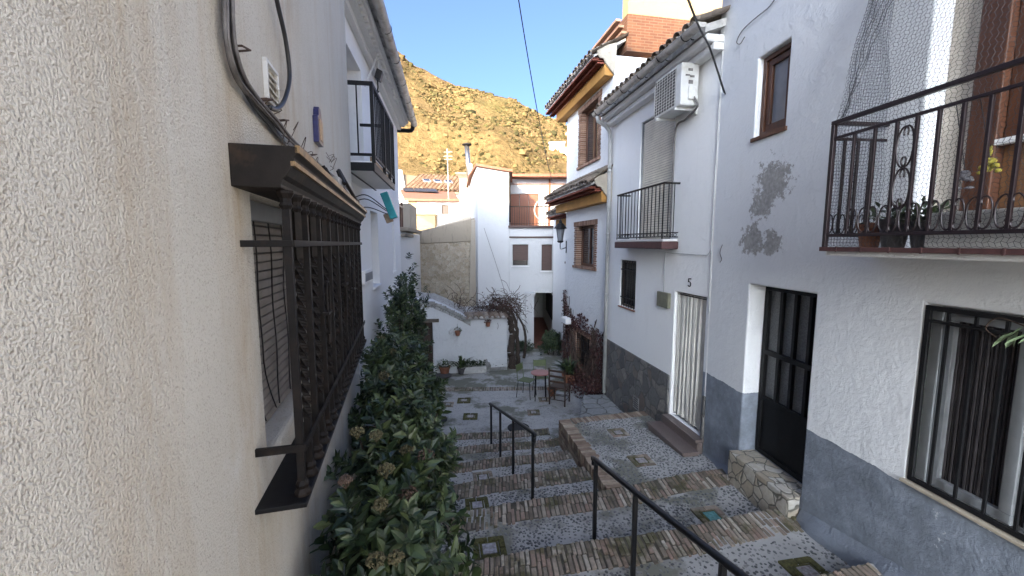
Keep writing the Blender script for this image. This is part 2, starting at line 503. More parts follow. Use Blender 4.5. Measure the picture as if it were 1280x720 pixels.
M['iron_cap'] = simple('weathered_sheet_iron', (.012, .009, .007), .6, .05, spec=.25, var=.5, vscale=10, bump=.3, bscale=40, bdist=.003, dirt=(.045, .028, .016))
M['iron_red'] = simple('maroon_iron', (.018, .010, .012), .45, .2, var=.25, vscale=30, bump=.15)
M['rail'] = simple('handrail_black', (.011, .011, .012), .38, .1, var=.3, vscale=40, bump=.15, bscale=150, bdist=.001)
M['galv'] = simple('zinc_gutter', (.47, .45, .41), .5, .2, var=.25, vscale=5, bump=.1, dirt=(.22, .19, .16))
M['pvc'] = simple('grey_pipe', (.40, .40, .39), .5, 0, var=.15, vscale=5, bump=.1)
M['wood_red'] = wood('varnished_wood', (.048, .017, .008), (.105, .039, .017))
M['wood_dark'] = wood('dark_wood', (.035, .02, .013), (.07, .04, .025))
M['shutter'] = wood('brown_shutter', (.065, .035, .028), (.10, .055, .045), (2, 2, 30))
M['shutter_red'] = wood('red_brown_shutter', (.20, .065, .030), (.27, .095, .045), (2, 2, 14))
M['glass'] = simple('dark_glass', (.02, .022, .026), .12, 0, var=.2, vscale=2, bump=.05, spec=.8)
M['obscure'] = simple('obscure_glass', (.13, .135, .14), .3, 0, var=.4, vscale=60, bump=.6, bscale=150, bdist=.003)
M['frost'] = simple('frosted_pane', (.20, .21, .23), .35, 0, var=.2, vscale=4, bump=.3, bscale=200)
M['alu'] = simple('grey_aluminium', (.22, .23, .24), .5, .05, var=.1, bump=0)
M['cloth'] = simple('cream_curtain', (.56, .54, .49), .9, 0, var=.12, vscale=5, bump=.3, bscale=250, bdist=.001)
M['dark_cloth'] = simple('dark_curtain', (.035, .03, .032), .8, 0, var=.3, vscale=8, bump=.2, bscale=200)
M['lace'] = simple('lace_curtain', (.50, .51, .54), .9, 0, var=.4, vscale=26, bump=.4, bscale=80, bdist=.003)
M['blind'] = simple('roller_blind', (.62, .575, .49), .6, 0, var=.12, vscale=4, bump=.1)
M['blind_grey'] = simple('grey_slat_blind', (.20, .18, .165), .65, 0, var=.25, vscale=6, bump=.2)
M['plastic_white'] = simple('white_plastic', (.62, .62, .60), .45, 0, var=.08, vscale=6, bump=.05, dirt=(.5, .48, .43))
M['plastic_dark'] = simple('dark_plastic', (.03, .03, .032), .45, 0, bump=.05)
M['cable'] = simple('black_cable', (.016, .016, .017), .45, 0, var=.3, bump=.1)
M['cable_grey'] = simple('grey_cable', (.14, .13, .125), .6, 0, var=.4, vscale=20, bump=.2)
M['turquoise'] = simple('turquoise_enamel', (.02, .30, .34), .35, 0, var=.2, bump=.05)
M['blue_glaze'] = simple('blue_glaze', (.02, .02, .09), .3, 0, var=.3, vscale=30, bump=.1)
M['terracotta'] = simple('terracotta', (.25, .105, .06), .8, 0, var=.25, vscale=12, bump=.3)
M['grey_pot'] = simple('grey_pot', (.085, .08, .08), .7, 0, var=.25, vscale=12, bump=.2)
M['white_box'] = simple('white_planter', (.52, .51, .48), .7, 0, var=.2, vscale=6, bump=.2, dirt=(.35, .33, .28))
M['stone'] = simple('grey_stone', (.27, .265, .25), .85, 0, var=.4, vscale=6, bump=.6, bscale=25, bdist=.012)
M['soil'] = simple('soil', (.05, .038, .028), .95, 0, var=.4, vscale=20, bump=.8, bscale=30, bdist=.02)
M['granite'] = simple('red_granite', (.135, .105, .095), .4, 0, var=.45, vscale=120, bump=.1)
M['slate'] = rubble('slate_cladding', [(0, (.10, .10, .098)), (.35, (.15, .15, .145)), (.65, (.20, .19, .175)), (.85, (.15, .12, .10)), (1, (.26, .245, .22))], (.095, .092, .088), 4.2, .03, .045)
M['crazy'] = rubble('crazy_paving', [(0, (.34, .29, .22)), (.5, (.42, .38, .31)), (1, (.48, .46, .42))], (.12, .11, .09), 6.5, .012, .05)
M['flag'] = rubble('flagstones', [(0, (.22, .225, .22)), (.5, (.28, .285, .28)), (1, (.34, .345, .34))], (.10, .10, .085), 3.0, .02, .04)
M['rubble'] = rubble('rubble_stone', [(0, (.34, .28, .19)), (.5, (.46, .38, .28)), (1, (.54, .47, .37))], (.42, .37, .29), 6.5, .04, .06)
M['rubble_white'] = rubble('limed_rubble', [(0, (.45, .44, .42)), (.5, (.55, .55, .53)), (1, (.62, .62, .61))], (.30, .28, .25), 6, .05, .06)
M['pave'] = pavement('cobbled_cement', moss=.8)
M['pave_near'] = pavement('cobbled_cement_near', cement=(.43, .42, .40), peb=(.22, .22, .215), scale=40, moss=.75, dens=.22)
M['pebble'] = island_mat('pebbles', [(0, (.08, .082, .084)), (.6, (.15, .152, .152)), (1, (.27, .265, .255))], .55, .2, 120, .002, var=.2)
M['brick_pave'] = island_mat('paving_brick', [(0, (.19, .15, .115)), (.3, (.30, .25, .195)), (.55, (.35, .245, .19)), (.8, (.42, .36, .285)), (1, (.52, .465, .385))], .88, .5, 55, .006, moss=((.07, .07, .022), 2.6, .5, .8), var=.45)
M['brick_edge'] = island_mat('edge_brick', [(0, (.22, .15, .11)), (.5, (.33, .245, .18)), (1, (.45, .37, .28))], .88, .5, 55, .006, moss=((.06, .06, .025), 3.0, .56, .6), var=.4)
M['brick_rev'] = island_mat('window_brick', [(0, (.19, .105, .07)), (.5, (.27, .16, .11)), (1, (.34, .22, .16))], .88, .4, 55, .005, var=.3)
M['moss'] = simple('moss', (.085, .08, .026), .95, 0, var=.5, vscale=30, bump=.8, bscale=90, bdist=.01)
M['tile_blue'] = simple('glazed_tile_blue', (.12, .28, .27), .25, 0, var=.4, vscale=25, bump=.05)
M['tile_pale'] = simple('glazed_tile_pale', (.30, .28, .275), .35, 0, var=.45, vscale=30, bump=.1, dirt=(.15, .10, .10))
M['red_floor'] = simple('red_floor_paint', (.20, .085, .06), .7, 0, var=.2, vscale=3, bump=.2)
M['brick_wall'] = brickwork('old_brickwork', (.165, .068, .032), (.115, .044, .022), (.17, .115, .075))
M['leaf'] = island_mat('glossy_leaf', [(0, (.014, .028, .013)), (.5, (.032, .056, .023)), (.82, (.060, .088, .032)), (1, (.095, .12, .045))], .42, 0, var=.1, spec=.5)
M['leaf_light'] = island_mat('light_leaf', [(0, (.03, .05, .016)), (1, (.07, .10, .034))], .45, 0, var=.1)
M['leaf_dry'] = island_mat('dry_leaf', [(0, (.045, .018, .018)), (.6, (.085, .032, .03)), (1, (.13, .06, .045))], .8, 0, var=.2)
M['bark'] = simple('bark', (.055, .04, .03), .9, 0, var=.4, vscale=30, bump=.7, bscale=60, bdist=.008)
M['twig'] = simple('dry_twig', (.075, .05, .038), .9, 0, var=.4, vscale=30, bump=.3)
M['bloom_pink'] = island_mat('faded_bloom', [(0, (.075, .052, .035)), (1, (.13, .085, .065))], .8, 0, var=.1)
M['bloom_olive'] = island_mat('budding_bloom', [(0, (.075, .068, .03)), (1, (.135, .115, .06))], .8, 0, var=.1)
M['green_metal'] = simple('green_metal', (.12, .15, .065), .55, .1, var=.15, bump=.05)
M['pink_top'] = simple('pink_tabletop', (.40, .17, .155), .4, 0, var=.12, vscale=3, bump=.05)
M['meter'] = simple('meter_box_green', (.17, .165, .115), .5, .1, var=.2, vscale=10, bump=.1)
M['steel'] = simple('stainless_flue', (.45, .44, .42), .25, .9, var=.1, bump=.05)
M['solar'] = simple('solar_panel', (.02, .022, .03), .25, 0, var=.2, bump=0)
M['net'] = simple('netting', (.055, .055, .06), .7, 0, bump=0)
M['rust_red'] = simple('red_edging', (.075, .030, .027), .7, 0, var=.3, vscale=12, bump=.3)
M['yellow_plush'] = simple('yellow_plush', (.40, .36, .06), .9, 0, var=.3, vscale=40, bump=.4)
M['grey_plush'] = simple('grey_plush', (.24, .24, .27), .9, 0, var=.3, vscale=40, bump=.4)
# ------------------------------------------------------------------ wall frames
LW = Wall((-0.531, -0.143), yaw_dir(502), 'left')          # near stuccoed house on the left
RW = Wall((3.385, 0.317), yaw_dir(592), 'right')           # near white house on the right
c1 = RW.P(5.53, 0); H5 = Wall(c1, yaw_dir(556), 'right')
c2 = H5.P(3.76, 0); H6 = Wall(c2, yaw_dir(544), 'right')
L2 = Wall((-2.13, 4.95), yaw_dir(562), 'left')             # white house beyond on the left
Z0 = -4.0                                                  # level of the little square
Z = Vector((0, 0, 1))

# ------------------------------------------------------------------ ground, stairs, square, hill
def sheet(mb, fn, nx, ny):
    b = len(mb.v)
    for j in range(ny + 1):
        for i in range(nx + 1): mb.v.append(Vector(fn(i / nx, j / ny)))
    for j in range(ny):
        for i in range(nx):
            a = b + j * (nx + 1) + i; mb.f.append((a, a + 1, a + nx + 2, a + nx + 1))
mb = MB(); mb.add([(-1500, -600, -4.3), (1500, -600, -4.3), (1500, 1600, -4.3), (-1500, 1600, -4.3)], [(0, 1, 2, 3)])
M['earth'] = simple('dry_earth', (.24, .18, .11), .95, 0, var=.4, vscale=.5, bump=.5, bscale=3, bdist=.1)
structure(mb.build('ground', M['earth'], loc=(0, 0, -4.3)))

NOSE = [(1.0, -2.2, .2, -1.90), (1.0, -1.2, .2, -2.08), (1.0, -.2, .2, -2.24), (1.0, .8, .2, -2.42), (1.0, 1.78, .2, -2.59), (1.0, 2.76, .2, -2.76), (1.14, 3.81, .195, -2.94), (.82, 4.8, .235, -3.12),
        (.27, 5.56, .25, -3.30), (1.04, 6.58, .24, -3.47), (.9, 7.32, .19, -3.64), (1.0, 8.12, .14, -3.81)]
def y_nose(i, x):
    if i < 0: return -4 + .2 * (x - 1)
    x0, y0, k, z = NOSE[i]; return y0 + k * (x - x0) + .02 * math.sin(x * 3.1 + i)
def z_tread(i, x):
    z = NOSE[i][3] if i < len(NOSE) else Z0
    return z + (.03 * (x - 1) if (x > 1 and i <= 7) else 0)
stair = empty('stairway', (0.5, 5, Z0)); structure(stair)
mb = MB()
for i in range(len(NOSE)):
    def fn(u, v, i=i):
        x = -2.9 + 6.6 * u; ya, yb = y_nose(i - 1, x), y_nose(i, x); y = ya + (yb - ya) * v
        return (x, y, z_tread(i, x) + .008 * noise.noise((x * 2, y * 2, 3.1 * i)))
    sheet(mb, fn, 44, 6)
    def fr(u, v, i=i):
        x = -2.9 + 6.6 * u
        return (x, y_nose(i, x), z_tread(i, x) * (1 - v) + (z_tread(i + 1, x) - .03) * v)
    sheet(mb, fr, 44, 1)
mb.build('treads', M['pave_near'], stair)
# bricks of the nosing strips, laid on edge along the street
rnd = random.Random(3)
mb = MB()
XL = {3: -.5, 4: -.7, 5: -.9, 6: -1.0, 7: -1.2, 8: -1.35, 9: -1.45, 10: -1.6, 11: -1.8}
def plat_left(y): return 1.22 + (.86 - 1.22) * (y - 4.9) / (7.15 - 4.9)
for i in range(3, len(NOSE)):
    depth = .36 if i < 9 else .28
    x = XL.get(i, -1.2)
    xr = 3.05 if i <= 7 else plat_left(NOSE[i][1]) + .03
    if i == 7: xr = 2.9
    while x < xr:
        w = rnd.uniform(.042, .058)
        yb = y_nose(i, x) + rnd.uniform(-.012, .014)
        cut = rnd.uniform(.32, .68)
        splits = [0, cut, 1] if rnd.random() < .85 else [0, .3, .64, 1]
        for a, b in zip(splits[:-1], splits[1:]):
            if rnd.random() < .025: continue
            y0 = yb - depth * (1 - a) + .006; y1 = yb - depth * (1 - b) - .006
            if a == 0: y0 += rnd.uniform(-.03, .02)
            z = z_tread(i, x) + rnd.uniform(.002, .014); sk = (y1 - y0) * .04
            tl = rnd.uniform(-.004, .004)
            mb.obox((x - sk, y0, z - .05), (w - rnd.uniform(.010, .015), .012, tl), (-.06 * (y1 - y0), y1 - y0, rnd.uniform(-.005, .005)), (0, 0, .055))
        x += w
mb.build('brick_strips', M['brick_pave'], stair, bevel=.006)
mb = MB()
for i in range(3, len(NOSE)):
    depth = .35 if i < 9 else .27
    x0 = XL.get(i, -1.2); x1 = 3.0 if i <= 6 else (2.88 if i == 7 else plat_left(NOSE[i][1]) + .03); K = 30
    for k in range(K):
        xa, xb = x0 + (x1 - x0) * k / K, x0 + (x1 - x0) * (k + 1) / K
        mb.add([(xa, y_nose(i, xa) - depth, z_tread(i, xa) - .03), (xb, y_nose(i, xb) - depth, z_tread(i, xb) - .03), (xb, y_nose(i, xb) + .004, z_tread(i, xb) - .03), (xa, y_nose(i, xa) + .004, z_tread(i, xa) - .03)] +
               [(xa, y_nose(i, xa) - depth, z_tread(i, xa) + .0035), (xb, y_nose(i, xb) - depth, z_tread(i, xb) + .0035), (xb, y_nose(i, xb) + .004, z_tread(i, xb) + .0035), (xa, y_nose(i, xa) + .004, z_tread(i, xa) + .0035)], [(4, 5, 6, 7), (3, 2, 6, 7), (0, 4, 7, 3), (1, 2, 6, 5), (0, 1, 5, 4)])
mb.build('dark_mortar', simple('dark_mortar', (.085, .075, .055), .95, 0, var=.4, vscale=12, bump=.6), stair)
# pebbles set in the cement
mb = MB(); mbp = MB()
def pebble(mb, x, y, z, r, el, an, seed):
    b = len(mb.v); ca, sa = math.cos(an), math.sin(an); rn = random.Random(seed); n = 7
    for (q, h) in ((1, -.25), (.92, .25), (.55, .52)):
        for k in range(n):
            a = 2 * math.pi * k / n; j = 1 + rn.uniform(-.12, .12)
            px, py = q * r * el * j * math.cos(a), q * r * j * math.sin(a)
            mb.v.append(Vector((x + ca * px - sa * py, y + sa * px + ca * py, z + h * r * .75)))
    for l in range(2):
        for k in range(n): mb.f.append((b + l * n + k, b + l * n + (k + 1) % n, b + (l + 1) * n + (k + 1) % n, b + (l + 1) * n + k))
    mb.f.append(tuple(b + 2 * n + k for k in range(n)))
INSETS = [(-.23, 3.87, 7, .17, 'tile_pale'), (-.44, 4.84, 8, .15, 'tile_pale'), (-.43, 5.74, 9, .15, 'tile_pale'), (2.62, 3.30, 6, .17, 'tile_pale'), (2.27, 4.32, 7, .17, 'tile_blue')]
def in_inset(x, y, ins):
    return any(abs(x - q[0]) < q[3] + .02 and abs(y - q[1]) < q[3] + .02 for q in ins)
sd_ = 0
for i in range(4, 12):
    x = -1.4
    st = .037 if i < 9 else .05
    while x < (3.35 if i <= 7 else 1.25):
        y = y_nose(i - 1, x) + .02
        while y < y_nose(i, x) - (.38 if i < 9 else .3):
            px, py = x + rnd.uniform(-.022, .022), y + rnd.uniform(-.022, .022)
            sd_ += 1
            thin = noise.noise((px * 1.3, py * 1.3, 2.2))
            if rnd.random() < (.95 if thin > -.1 else .6) and not in_inset(px, py, INSETS) and px < 3.36 - .094 * py + .05:
                pebble(mb, px, py, z_tread(i, px) + .002, rnd.uniform(.008, .0155), rnd.uniform(1, 1.45), rnd.uniform(0, 3.1), sd_)
            y += st
        x += st
mb.build('pebbles', M['pebble'], stair)

def inset(parent, x, y, z, h, kind, an=.18):
    a = Vector((math.cos(an), math.sin(an), 0)); b = Vector((-math.sin(an), math.cos(an), 0)); p = Vector((x, y, z))
    m1 = MB(); rn = random.Random(int(x * 100) + int(y * 37))
    for k in range(4):
        u, v = (a, b) if k % 2 == 0 else (b, a); s = 1 if k < 2 else -1
        for t in (-1, 0):
            q = p + v * (s * h * .62) + u * (t * h * .98)
            m1.obox(q - Vector((0, 0, .03)), u * (h * .92), v * (s * h * .36), (0, 0, .036 + rn.uniform(0, .006)))
    fr = m1.build('inset_border', M['brick_pave'] if kind == 'b' else M['moss'] if rn.random() < .55 else M['brick_pave'], parent, bevel=.004)
    m2 = MB(); m2.obox(p - a * h * .56 - b * h * .56 - Vector((0, 0, .03)), a * h * 1.12, b * h * 1.12, (0, 0, .033)); m2.build('moss_bed', M['moss'], parent)
    m3 = MB(); m3.obox(p - a * h * .42 - b * h * .42 - Vector((0, 0, .02)), a * h * .84, b * h * .84, (0, 0, .03)); m3.build('inset_tile', M[kind], parent, bevel=.003)
for x, y, i, h, kind in INSETS: inset(stair, x, y, z_tread(i, x) + .006, h, kind)

# raised landing on the right with a brick kerb
land = empty('landing', (1.8, 6.2, Z0)); structure(land)
def zl(x, y): return -3.125 - .095 * max(0, (y - 4.9)) / 2.5 + .03 * max(0, x - 1.2) * max(0, 1 - (y - 4.9) / 2)
A_, B_, C_, D_ = Vector((1.22, 4.915, 0)), Vector((3.15, 5.34, 0)), Vector((2.75, 7.62, 0)), Vector((.86, 7.15, 0))
mb = MB()
def fl(u, v):
    p = (A_ * (1 - u) + B_ * u) * (1 - v) + (D_ * (1 - u) + C_ * u) * v
    return (p.x, p.y, zl(p.x, p.y) + .006 * noise.noise((p.x * 2, p.y * 2, 0)))
sheet(mb, fl, 16, 16)
for (p, q) in ((D_, A_), (C_, D_)):
    def fs(u, v, p=p, q=q):
        r = p * (1 - u) + q * u
        return (r.x, r.y, zl(r.x, r.y) * (1 - v) + (-4.1) * v)
    sheet(mb, fs, 10, 2)
mb.build('surface', M['pave_near'], land)
mb = MB()
def kerb(p, q, width, inward):
    d = (q - p); L = d.length; d.normalize(); t = 0
    while t < L - .03:
        w = min(rnd.uniform(.055, .075), L - t); r = p + d * t
        mb.obox(Vector((r.x, r.y, zl(r.x, r.y) - .11)) - inward * rnd.uniform(.004, .02), d * (w - .009), inward * (width + rnd.uniform(-.015, .02)), (0, 0, .122 + rnd.uniform(0, .008)))
        t += w
inn = Vector((1, .16, 0)).normalized()
kerb(A_, D_, .21, inn); kerb(D_ + (C_ - D_).normalized() * .22, C_, .21, Vector((.23, -.97, 0)))
# lower courses of the side seen from the steps
for zc in range(5):
    for (p, q, nn) in ((A_, D_, -inn),):
        d = (q - p); L = d.length; d.normalize(); t = rnd.uniform(0, .1)
        while t < L - .1:
            w = min(rnd.uniform(.14, .24), L - t); r = p + d * t
            mb.obox(Vector((r.x, r.y, zl(r.x, r.y) - .19 - zc * .085)) + nn * .012, d * (w - .012), nn * rnd.uniform(.004, .014) - nn * .05, (0, 0, .074)); t += w
mb.build('brick_kerb', M['brick_edge'], land, bevel=.006)
LIN = [(1.88, 5.62, 0, .16, 'tile_pale'), (1.80, 6.6, 0, .15, 'tile_pale')]
mb = MB(); x = 1.0
while x < 3.1:
    y = 4.95
    while y < 7.4:
        px, py = x + rnd.uniform(-.022, .022), y + rnd.uniform(-.022, .022); sd_ += 1
        if px > plat_left(py) + .24 and py < 7.0 + .2 * (px - .86) and not in_inset(px, py, LIN) and rnd.random() < .9 and px < 2.9 - .16 * (py - 5.8):
            pebble(mb, px, py, zl(px, py) + .002, rnd.uniform(.008, .015), rnd.uniform(1, 1.45), rnd.uniform(0, 3.1), sd_)
        y += .04
    x += .04
mb.build('pebbles', M['pebble'], land)
for x, y, i, h, kind in LIN: inset(land, x, y, zl(x, y) + .006, h, kind)
# flagstone step below the landing
mb = MB(); mb.prism([(1.32, 7.28, -4.1), (2.72, 7.56, -4.1), (2.5, 9.55, -4.1), (1.72, 9.5, -4.1), (1.45, 8.4, -4.1)], (0, 0, .48))
structure(mb.build('flagstone_step', M['flag'], bevel=.02))

# the little square
sq = empty('square', (0, 12, Z0)); structure(sq)
mb = MB()
def fq(u, v):
    x = -6 + 11 * u; y0 = y_nose(11, x); y = y0 + (24 - y0) * v
    return (x, y, Z0 + .012 * noise.noise((x * .8, y * .8, 7)))
sheet(mb, fq, 40, 60); mb.build('surface', M['pave'], sq)
mb = MB()
x = -2.6
while x < 1.6:
    w = rnd.uniform(.05, .075)
    for r in range(2):
        y = 10.8 + .03 * x + r * .14
        mb.obox((x, y, Z0 - .03), (w - .01, 0, 0), (0, .13, 0), (0, 0, .04 + rnd.uniform(0, .008)))
    x += w
mb.build('brick_band', M['brick_pave'], sq, bevel=.005)
for (px, py, h, kind) in [(580, 501, .17, 'tile_pale'), (588, 521, .17, 'tile_pale'), (667, 516, .15, 'tile_pale'), (680, 500, .14, 'tile_pale'), (560, 506, .14, 'tile_pale')]:
    q = at_height(px, py, Z0); inset(sq, q.x, q.y, Z0 + .012, h, kind, .05)
for (px, py, r) in [(648, 535, .24), (548, 525, .2)]:
    q = at_height(px, py, Z0); m1 = MB(); m1.lathe([(r, -.01), (r, .018), (r * .9, .022)], (q.x, q.y, Z0), 24); m1.build('drain_cover', M['iron'], sq)

# planting bed soil along the left walls
mb = MB()
def fb(u, v):
    y = .2 + 8.9 * v
    xl = (-.57 - .269 * y) if y < 4.95 else (-2.13 - .153 * (y - 4.95))
    xr = xl + .75 + (.1 if y < 5 else 0); x = xl + (xr - xl) * u
    z = -2.2 - .215 * y + .13 + .05 * noise.noise((x * 3, y * 3, 1)) - .12 * u * u
    return (x, y, max(z, Z0 + .02))
sheet(mb, fb, 8, 40); structure(mb.build('soil', M['soil']))

# hill behind the village
KN = [(-260, 70), (-150, 96), (-90, 98), (-56, 92), (-44.7, 83), (-36, 78), (-26.2, 73.2), (-14, 71), (0, 68), (12, 61.5), (23, 55.5), (38, 47), (60, 38), (110, 22), (200, 8)]
def ridge(x):
    for (a, b), (c, d) in zip(KN[:-1], KN[1:]):
        if a <= x <= c:
            t = (x - a) / (c - a); return b + (d - b) * t
    return KN[0][1] if x < KN[0][0] else KN[-1][1]
def hill_z(x, y):
    t = (y - 42) / (200 - 42)
    xr = x * 200 / max(y, 60) if y < 200 else x
    xr = x + (xr - x) * .6
    H = ridge(xr)
    if t <= 1: z = -4.4 + (H + 4.4) * (max(t, -.05) ** 1.06 if t > 0 else 0)
    else: z = H - (t - 1) * 60
    k = min(1, max(0, t * 2.5)) * (1 if t < .93 else max(.25, 1 - (t - .93) * 8))
    z += k * (3.2 * noise.fractal((x * .035, y * .035, 1.3), 1, 2, 5) + 1.0 * noise.fractal((x * .16, y * .16, 5), 1, 2, 3))
    if -45 < x < 12 and .16 < t < .62:         # eroded earth bank
        e = math.sin(math.pi * (x + 45) / 57) * math.exp(-((t - .36) / .10) ** 2)
        z += e * 6.5 * (1 if t > .36 else math.exp(-((t - .36) / .045) ** 2)) + e * 1.8 * noise.noise((x * .35, 1, y * .05))
    return z
mb = MB()
sheet(mb, lambda u, v: (lambda x, y: (x, y, hill_z(x, y)))(-150 + 300 * u, 42 + 200 * v), 240, 150)
m, t, p = nt('hillside_scrub_soil'); g = G(t); co = g.coord(world=True)
n1 = g.noise(co, .06, 6, .65); n2 = g.noise(co, .5, 7, .7); n3 = g.noise(co, .022, 4, .6)
c = g.ramp(n2, [(.28, (.075, .052, .02)), (.45, (.165, .110, .044)), (.7, (.25, .168, .07))])
c = g.mix(g.ramp(n1, [(.45, 0), (.62, .7)]), c, (.27, .165, .07))
c = g.mix(g.ramp(n3, [(.52, 0), (.66, .4)]), c, (.10, .105, .028))
c = g.mix(g.ramp(g.noise(co, .9, 4, .6), [(.55, 0), (.68, .7)]), c, (.06, .055, .022))
g.l(c, p.inputs['Base Color']); p.inputs['Roughness'].default_value = 1; p.inputs['Specular IOR Level'].default_value = .1
g.l(g.bump(g.noise(co, .8, 6, .7), 1.0, 1.2), p.inputs['Normal'])
structure(mb.build('hill', m, smooth=True, loc=(0, 100, 0)))
mb = MB(); rnd = random.Random(11)
for k in range(11000):
    y = 46 + 150 * rnd.random() ** .8; x = rnd.uniform(-.36, .24) * y
    if noise.noise((x * .06, y * .06, 9)) + .5 * noise.noise((x * .2, y * .2, 2)) + rnd.uniform(-.25, .25) < -.04: continue
    r = rnd.uniform(.16, .55) * (.6 + y / 220)
    if rnd.random() < .06: r *= 2.0
    mb.blob((x, y, hill_z(x, y) + r * .15), r, k, rnd.uniform(.8, 1.3), rnd.uniform(.8, 1.3), rnd.uniform(.55, .9), .35, 6, 3)
M['scrub'] = island_mat('dry_scrub', [(0, (.042, .04, .016)), (.3, (.09, .07, .026)), (.55, (.16, .108, .044)), (.8, (.23, .155, .066)), (1, (.10, .095, .03))], 1, .8, 3, .2, var=.3, spec=.1)
o = tag(mb.build('hillside_scrub', M['scrub']), 'dry golden scrub and low bushes covering the whole sunlit hillside', 'scrub'); o['kind'] = 'stuff'
# ------------------------------------------------------------------ near stuccoed house on the left
hs = thing('stucco_house', (LW.P(1, 0, -2).x, LW.P(1, 0, -2).y, -4.2), 'near house with rough cream stucco wall and a caged window filling the left edge', 'house')
mb = MB(); wall_mesh(mb, LW, -5, 5.27, -4.3, 4.7, [(1.80, 4.18, -.87, .19, .15)], 5.5)
mb.build('wall', M['stucco'], hs, weld=True, bevel=.025, seg=3)
mb = MB(); mb.wbox(LW, -5, 3.9, 4.702, 7.0, -2.2, -.02); mb.build('added_shade_storey', M['stucco'], hs)  # unseen storey added and sized to throw shade on the right-hand houses
mb = MB()
for k in range(24):
    z = -.86 + k * .043
    mb.wbox(LW, 1.82, 4.16, z, z + .037, -.115, -.10)
win = mb.build('window_blind', M['blind_grey'], hs, bevel=.004)
mb = MB()
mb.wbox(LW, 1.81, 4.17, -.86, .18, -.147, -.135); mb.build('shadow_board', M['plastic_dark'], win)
mb = MB()
for s in (1.93, 2.09, 2.3, 2.52, 2.75, 3.0, 3.3, 3.6, 3.9):
    pts = []
    for k in range(14):
        t = k / 13; bend = max(0, t - .72) * .55 if s < 2.2 else 0
        pts.append(LW.P(s + bend + .006 * math.sin(9 * t + s * 5), .1 - t * .93, -.088 + .004 * math.sin(t * 12)))
    mb.tube(pts, .0035, 5)
mb.build('wire', M['iron'], win)
mb = MB(); mb.wbox(LW, 1.82, 4.16, .10, .185, -.12, -.06); mb.build('blind_box', M['alu'], win, bevel=.006)
# iron window cage
gr = MB()
prof = [(0.0, .335), (.212, .335), (.213, .312), (.198, .296), (.196, .282), (.188, .262), (.172, .235), (.158, .222), (.152, .205), (.152, .192), (0, .192)]
gr.prism([LW.P(1.60, z, n) for n, z in prof], LW.D * 2.9)
cage = gr.build('window_cage', M['iron_cap'], hs, bevel=.003)
mb = MB()
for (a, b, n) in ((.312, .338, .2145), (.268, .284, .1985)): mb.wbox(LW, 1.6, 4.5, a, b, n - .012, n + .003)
M['warm_glint'] = simple('painted_warm_reflection', (.24, .155, .075), .5, .3, var=.4, vscale=14, bump=.15, dirt=(.07, .05, .035))  # warm reflection on the cap lips, painted as colour on thin strips
mb.build('glint_trim', M['warm_glint'], cage)
mb = MB(); mb.wbox(LW, 1.60, 4.36, -.995, -.975, 0, .175); mb.build('shelf', M['iron'], cage, bevel=.003)
NB = .157
for z0, z1 in ((-.012, .012), (-.795, -.765)):
    mb = MB(); mb.wbox(LW, 1.65, 4.3, z0, z1, NB + .010, NB + .016); mb.wbox(LW, 1.645, 1.66, z0, z1, -.02, NB + .012); mb.build('rail', M['iron_brown'], cage, bevel=.002)
def cage_bar(s, twisted):
    mb = MB(); h0, h1 = -.975, .192; r = .0135
    b = 0; m = 90 if twisted else 2
    for i in range(m):
        z = h0 + (h1 - h0) * i / (m - 1); tw = 0
        if twisted and -.72 < z < -.06: tw = (z + .72) / .105 * math.pi
        elif twisted and z >= -.06: tw = (.66) / .105 * math.pi
        for k in range(4):
            a = tw + math.pi / 4 + k * math.pi / 2
            mb.v.append(LW.P(s + r * 1.35 * math.cos(a), z, NB - .008 + r * 1.35 * math.sin(a)))
    for i in range(m - 1):
        for k in range(4): mb.f.append((i * 4 + k, i * 4 + (k + 1) % 4, i * 4 + 4 + (k + 1) % 4, i * 4 + 4 + k))
    o = LW.P(s, 0, NB - .008)
    mb.lathe([(.016, h1 - .07), (.024, h1 - .055), (.019, h1 - .045), (.019, h1 - .03), (.03, h1 - .012), (.03, h1 - .002)], (o.x, o.y, 0), 8)
    mb.lathe([(.032, h0 + .003), (.032, h0 + .014), (.021, h0 + .03), (.026, h0 + .045), (.017, h0 + .06)], (o.x, o.y, 0), 8)
    mb.build('bar', M['iron_brown'], cage)
for k in range(19): cage_bar(1.665 + k * .143, k % 2 == 1)
mb = MB()
for s, zc in ((2.25, -.30), (2.95, -.22), (3.4, -.3)):
    for sg in (-1, 1):
        pts = [LW.P(s + sg * .05 * math.sin(a) * (1 - a / 9), zc + .16 * math.cos(a * .8) - .05, NB + .022) for a in [q * .35 for q in range(15)]]
        mb.tube(pts, .006, 6)
    mb.wbox(LW, s - .05, s + .05, zc - .06, zc - .045, NB, NB + .03)
pieces(mb, 'scroll', M['iron_brown'], cage)
# roof of the added shading storey, above the frame
mb = MB(); mb.prism([LW.P(-5, 7.002, .3), LW.P(-5, 7.1, .3), LW.P(-5, 7.5, -1.1), LW.P(-5, 7.002, -2.4)], LW.D * 9.0); mb.build('roof', M['roof_tile'], hs)
mb = MB(); s, z = LW.sz(337, 108)
fr = MB()
for a in ((-.09, .09, .075, .09), (-.09, .09, -.09, -.075), (-.09, -.075, -.075, .075), (.075, .09, -.075, .075)): fr.wbox(LW, s + a[0], s + a[1], z + a[2], z + a[3], .0, .018)
fr = fr.build('vent', M['plastic_white'], hs, bevel=.002)
mb = MB()
for k in range(5):
    zz = z - .07 + k * .03; mb.obox(LW.P(s - .075, zz, .002), LW.D * .15, LW.N * .012 + Z * -.016, LW.N * .003 + Z * .004)
mb.build('louvre', M['plastic_white'], fr)

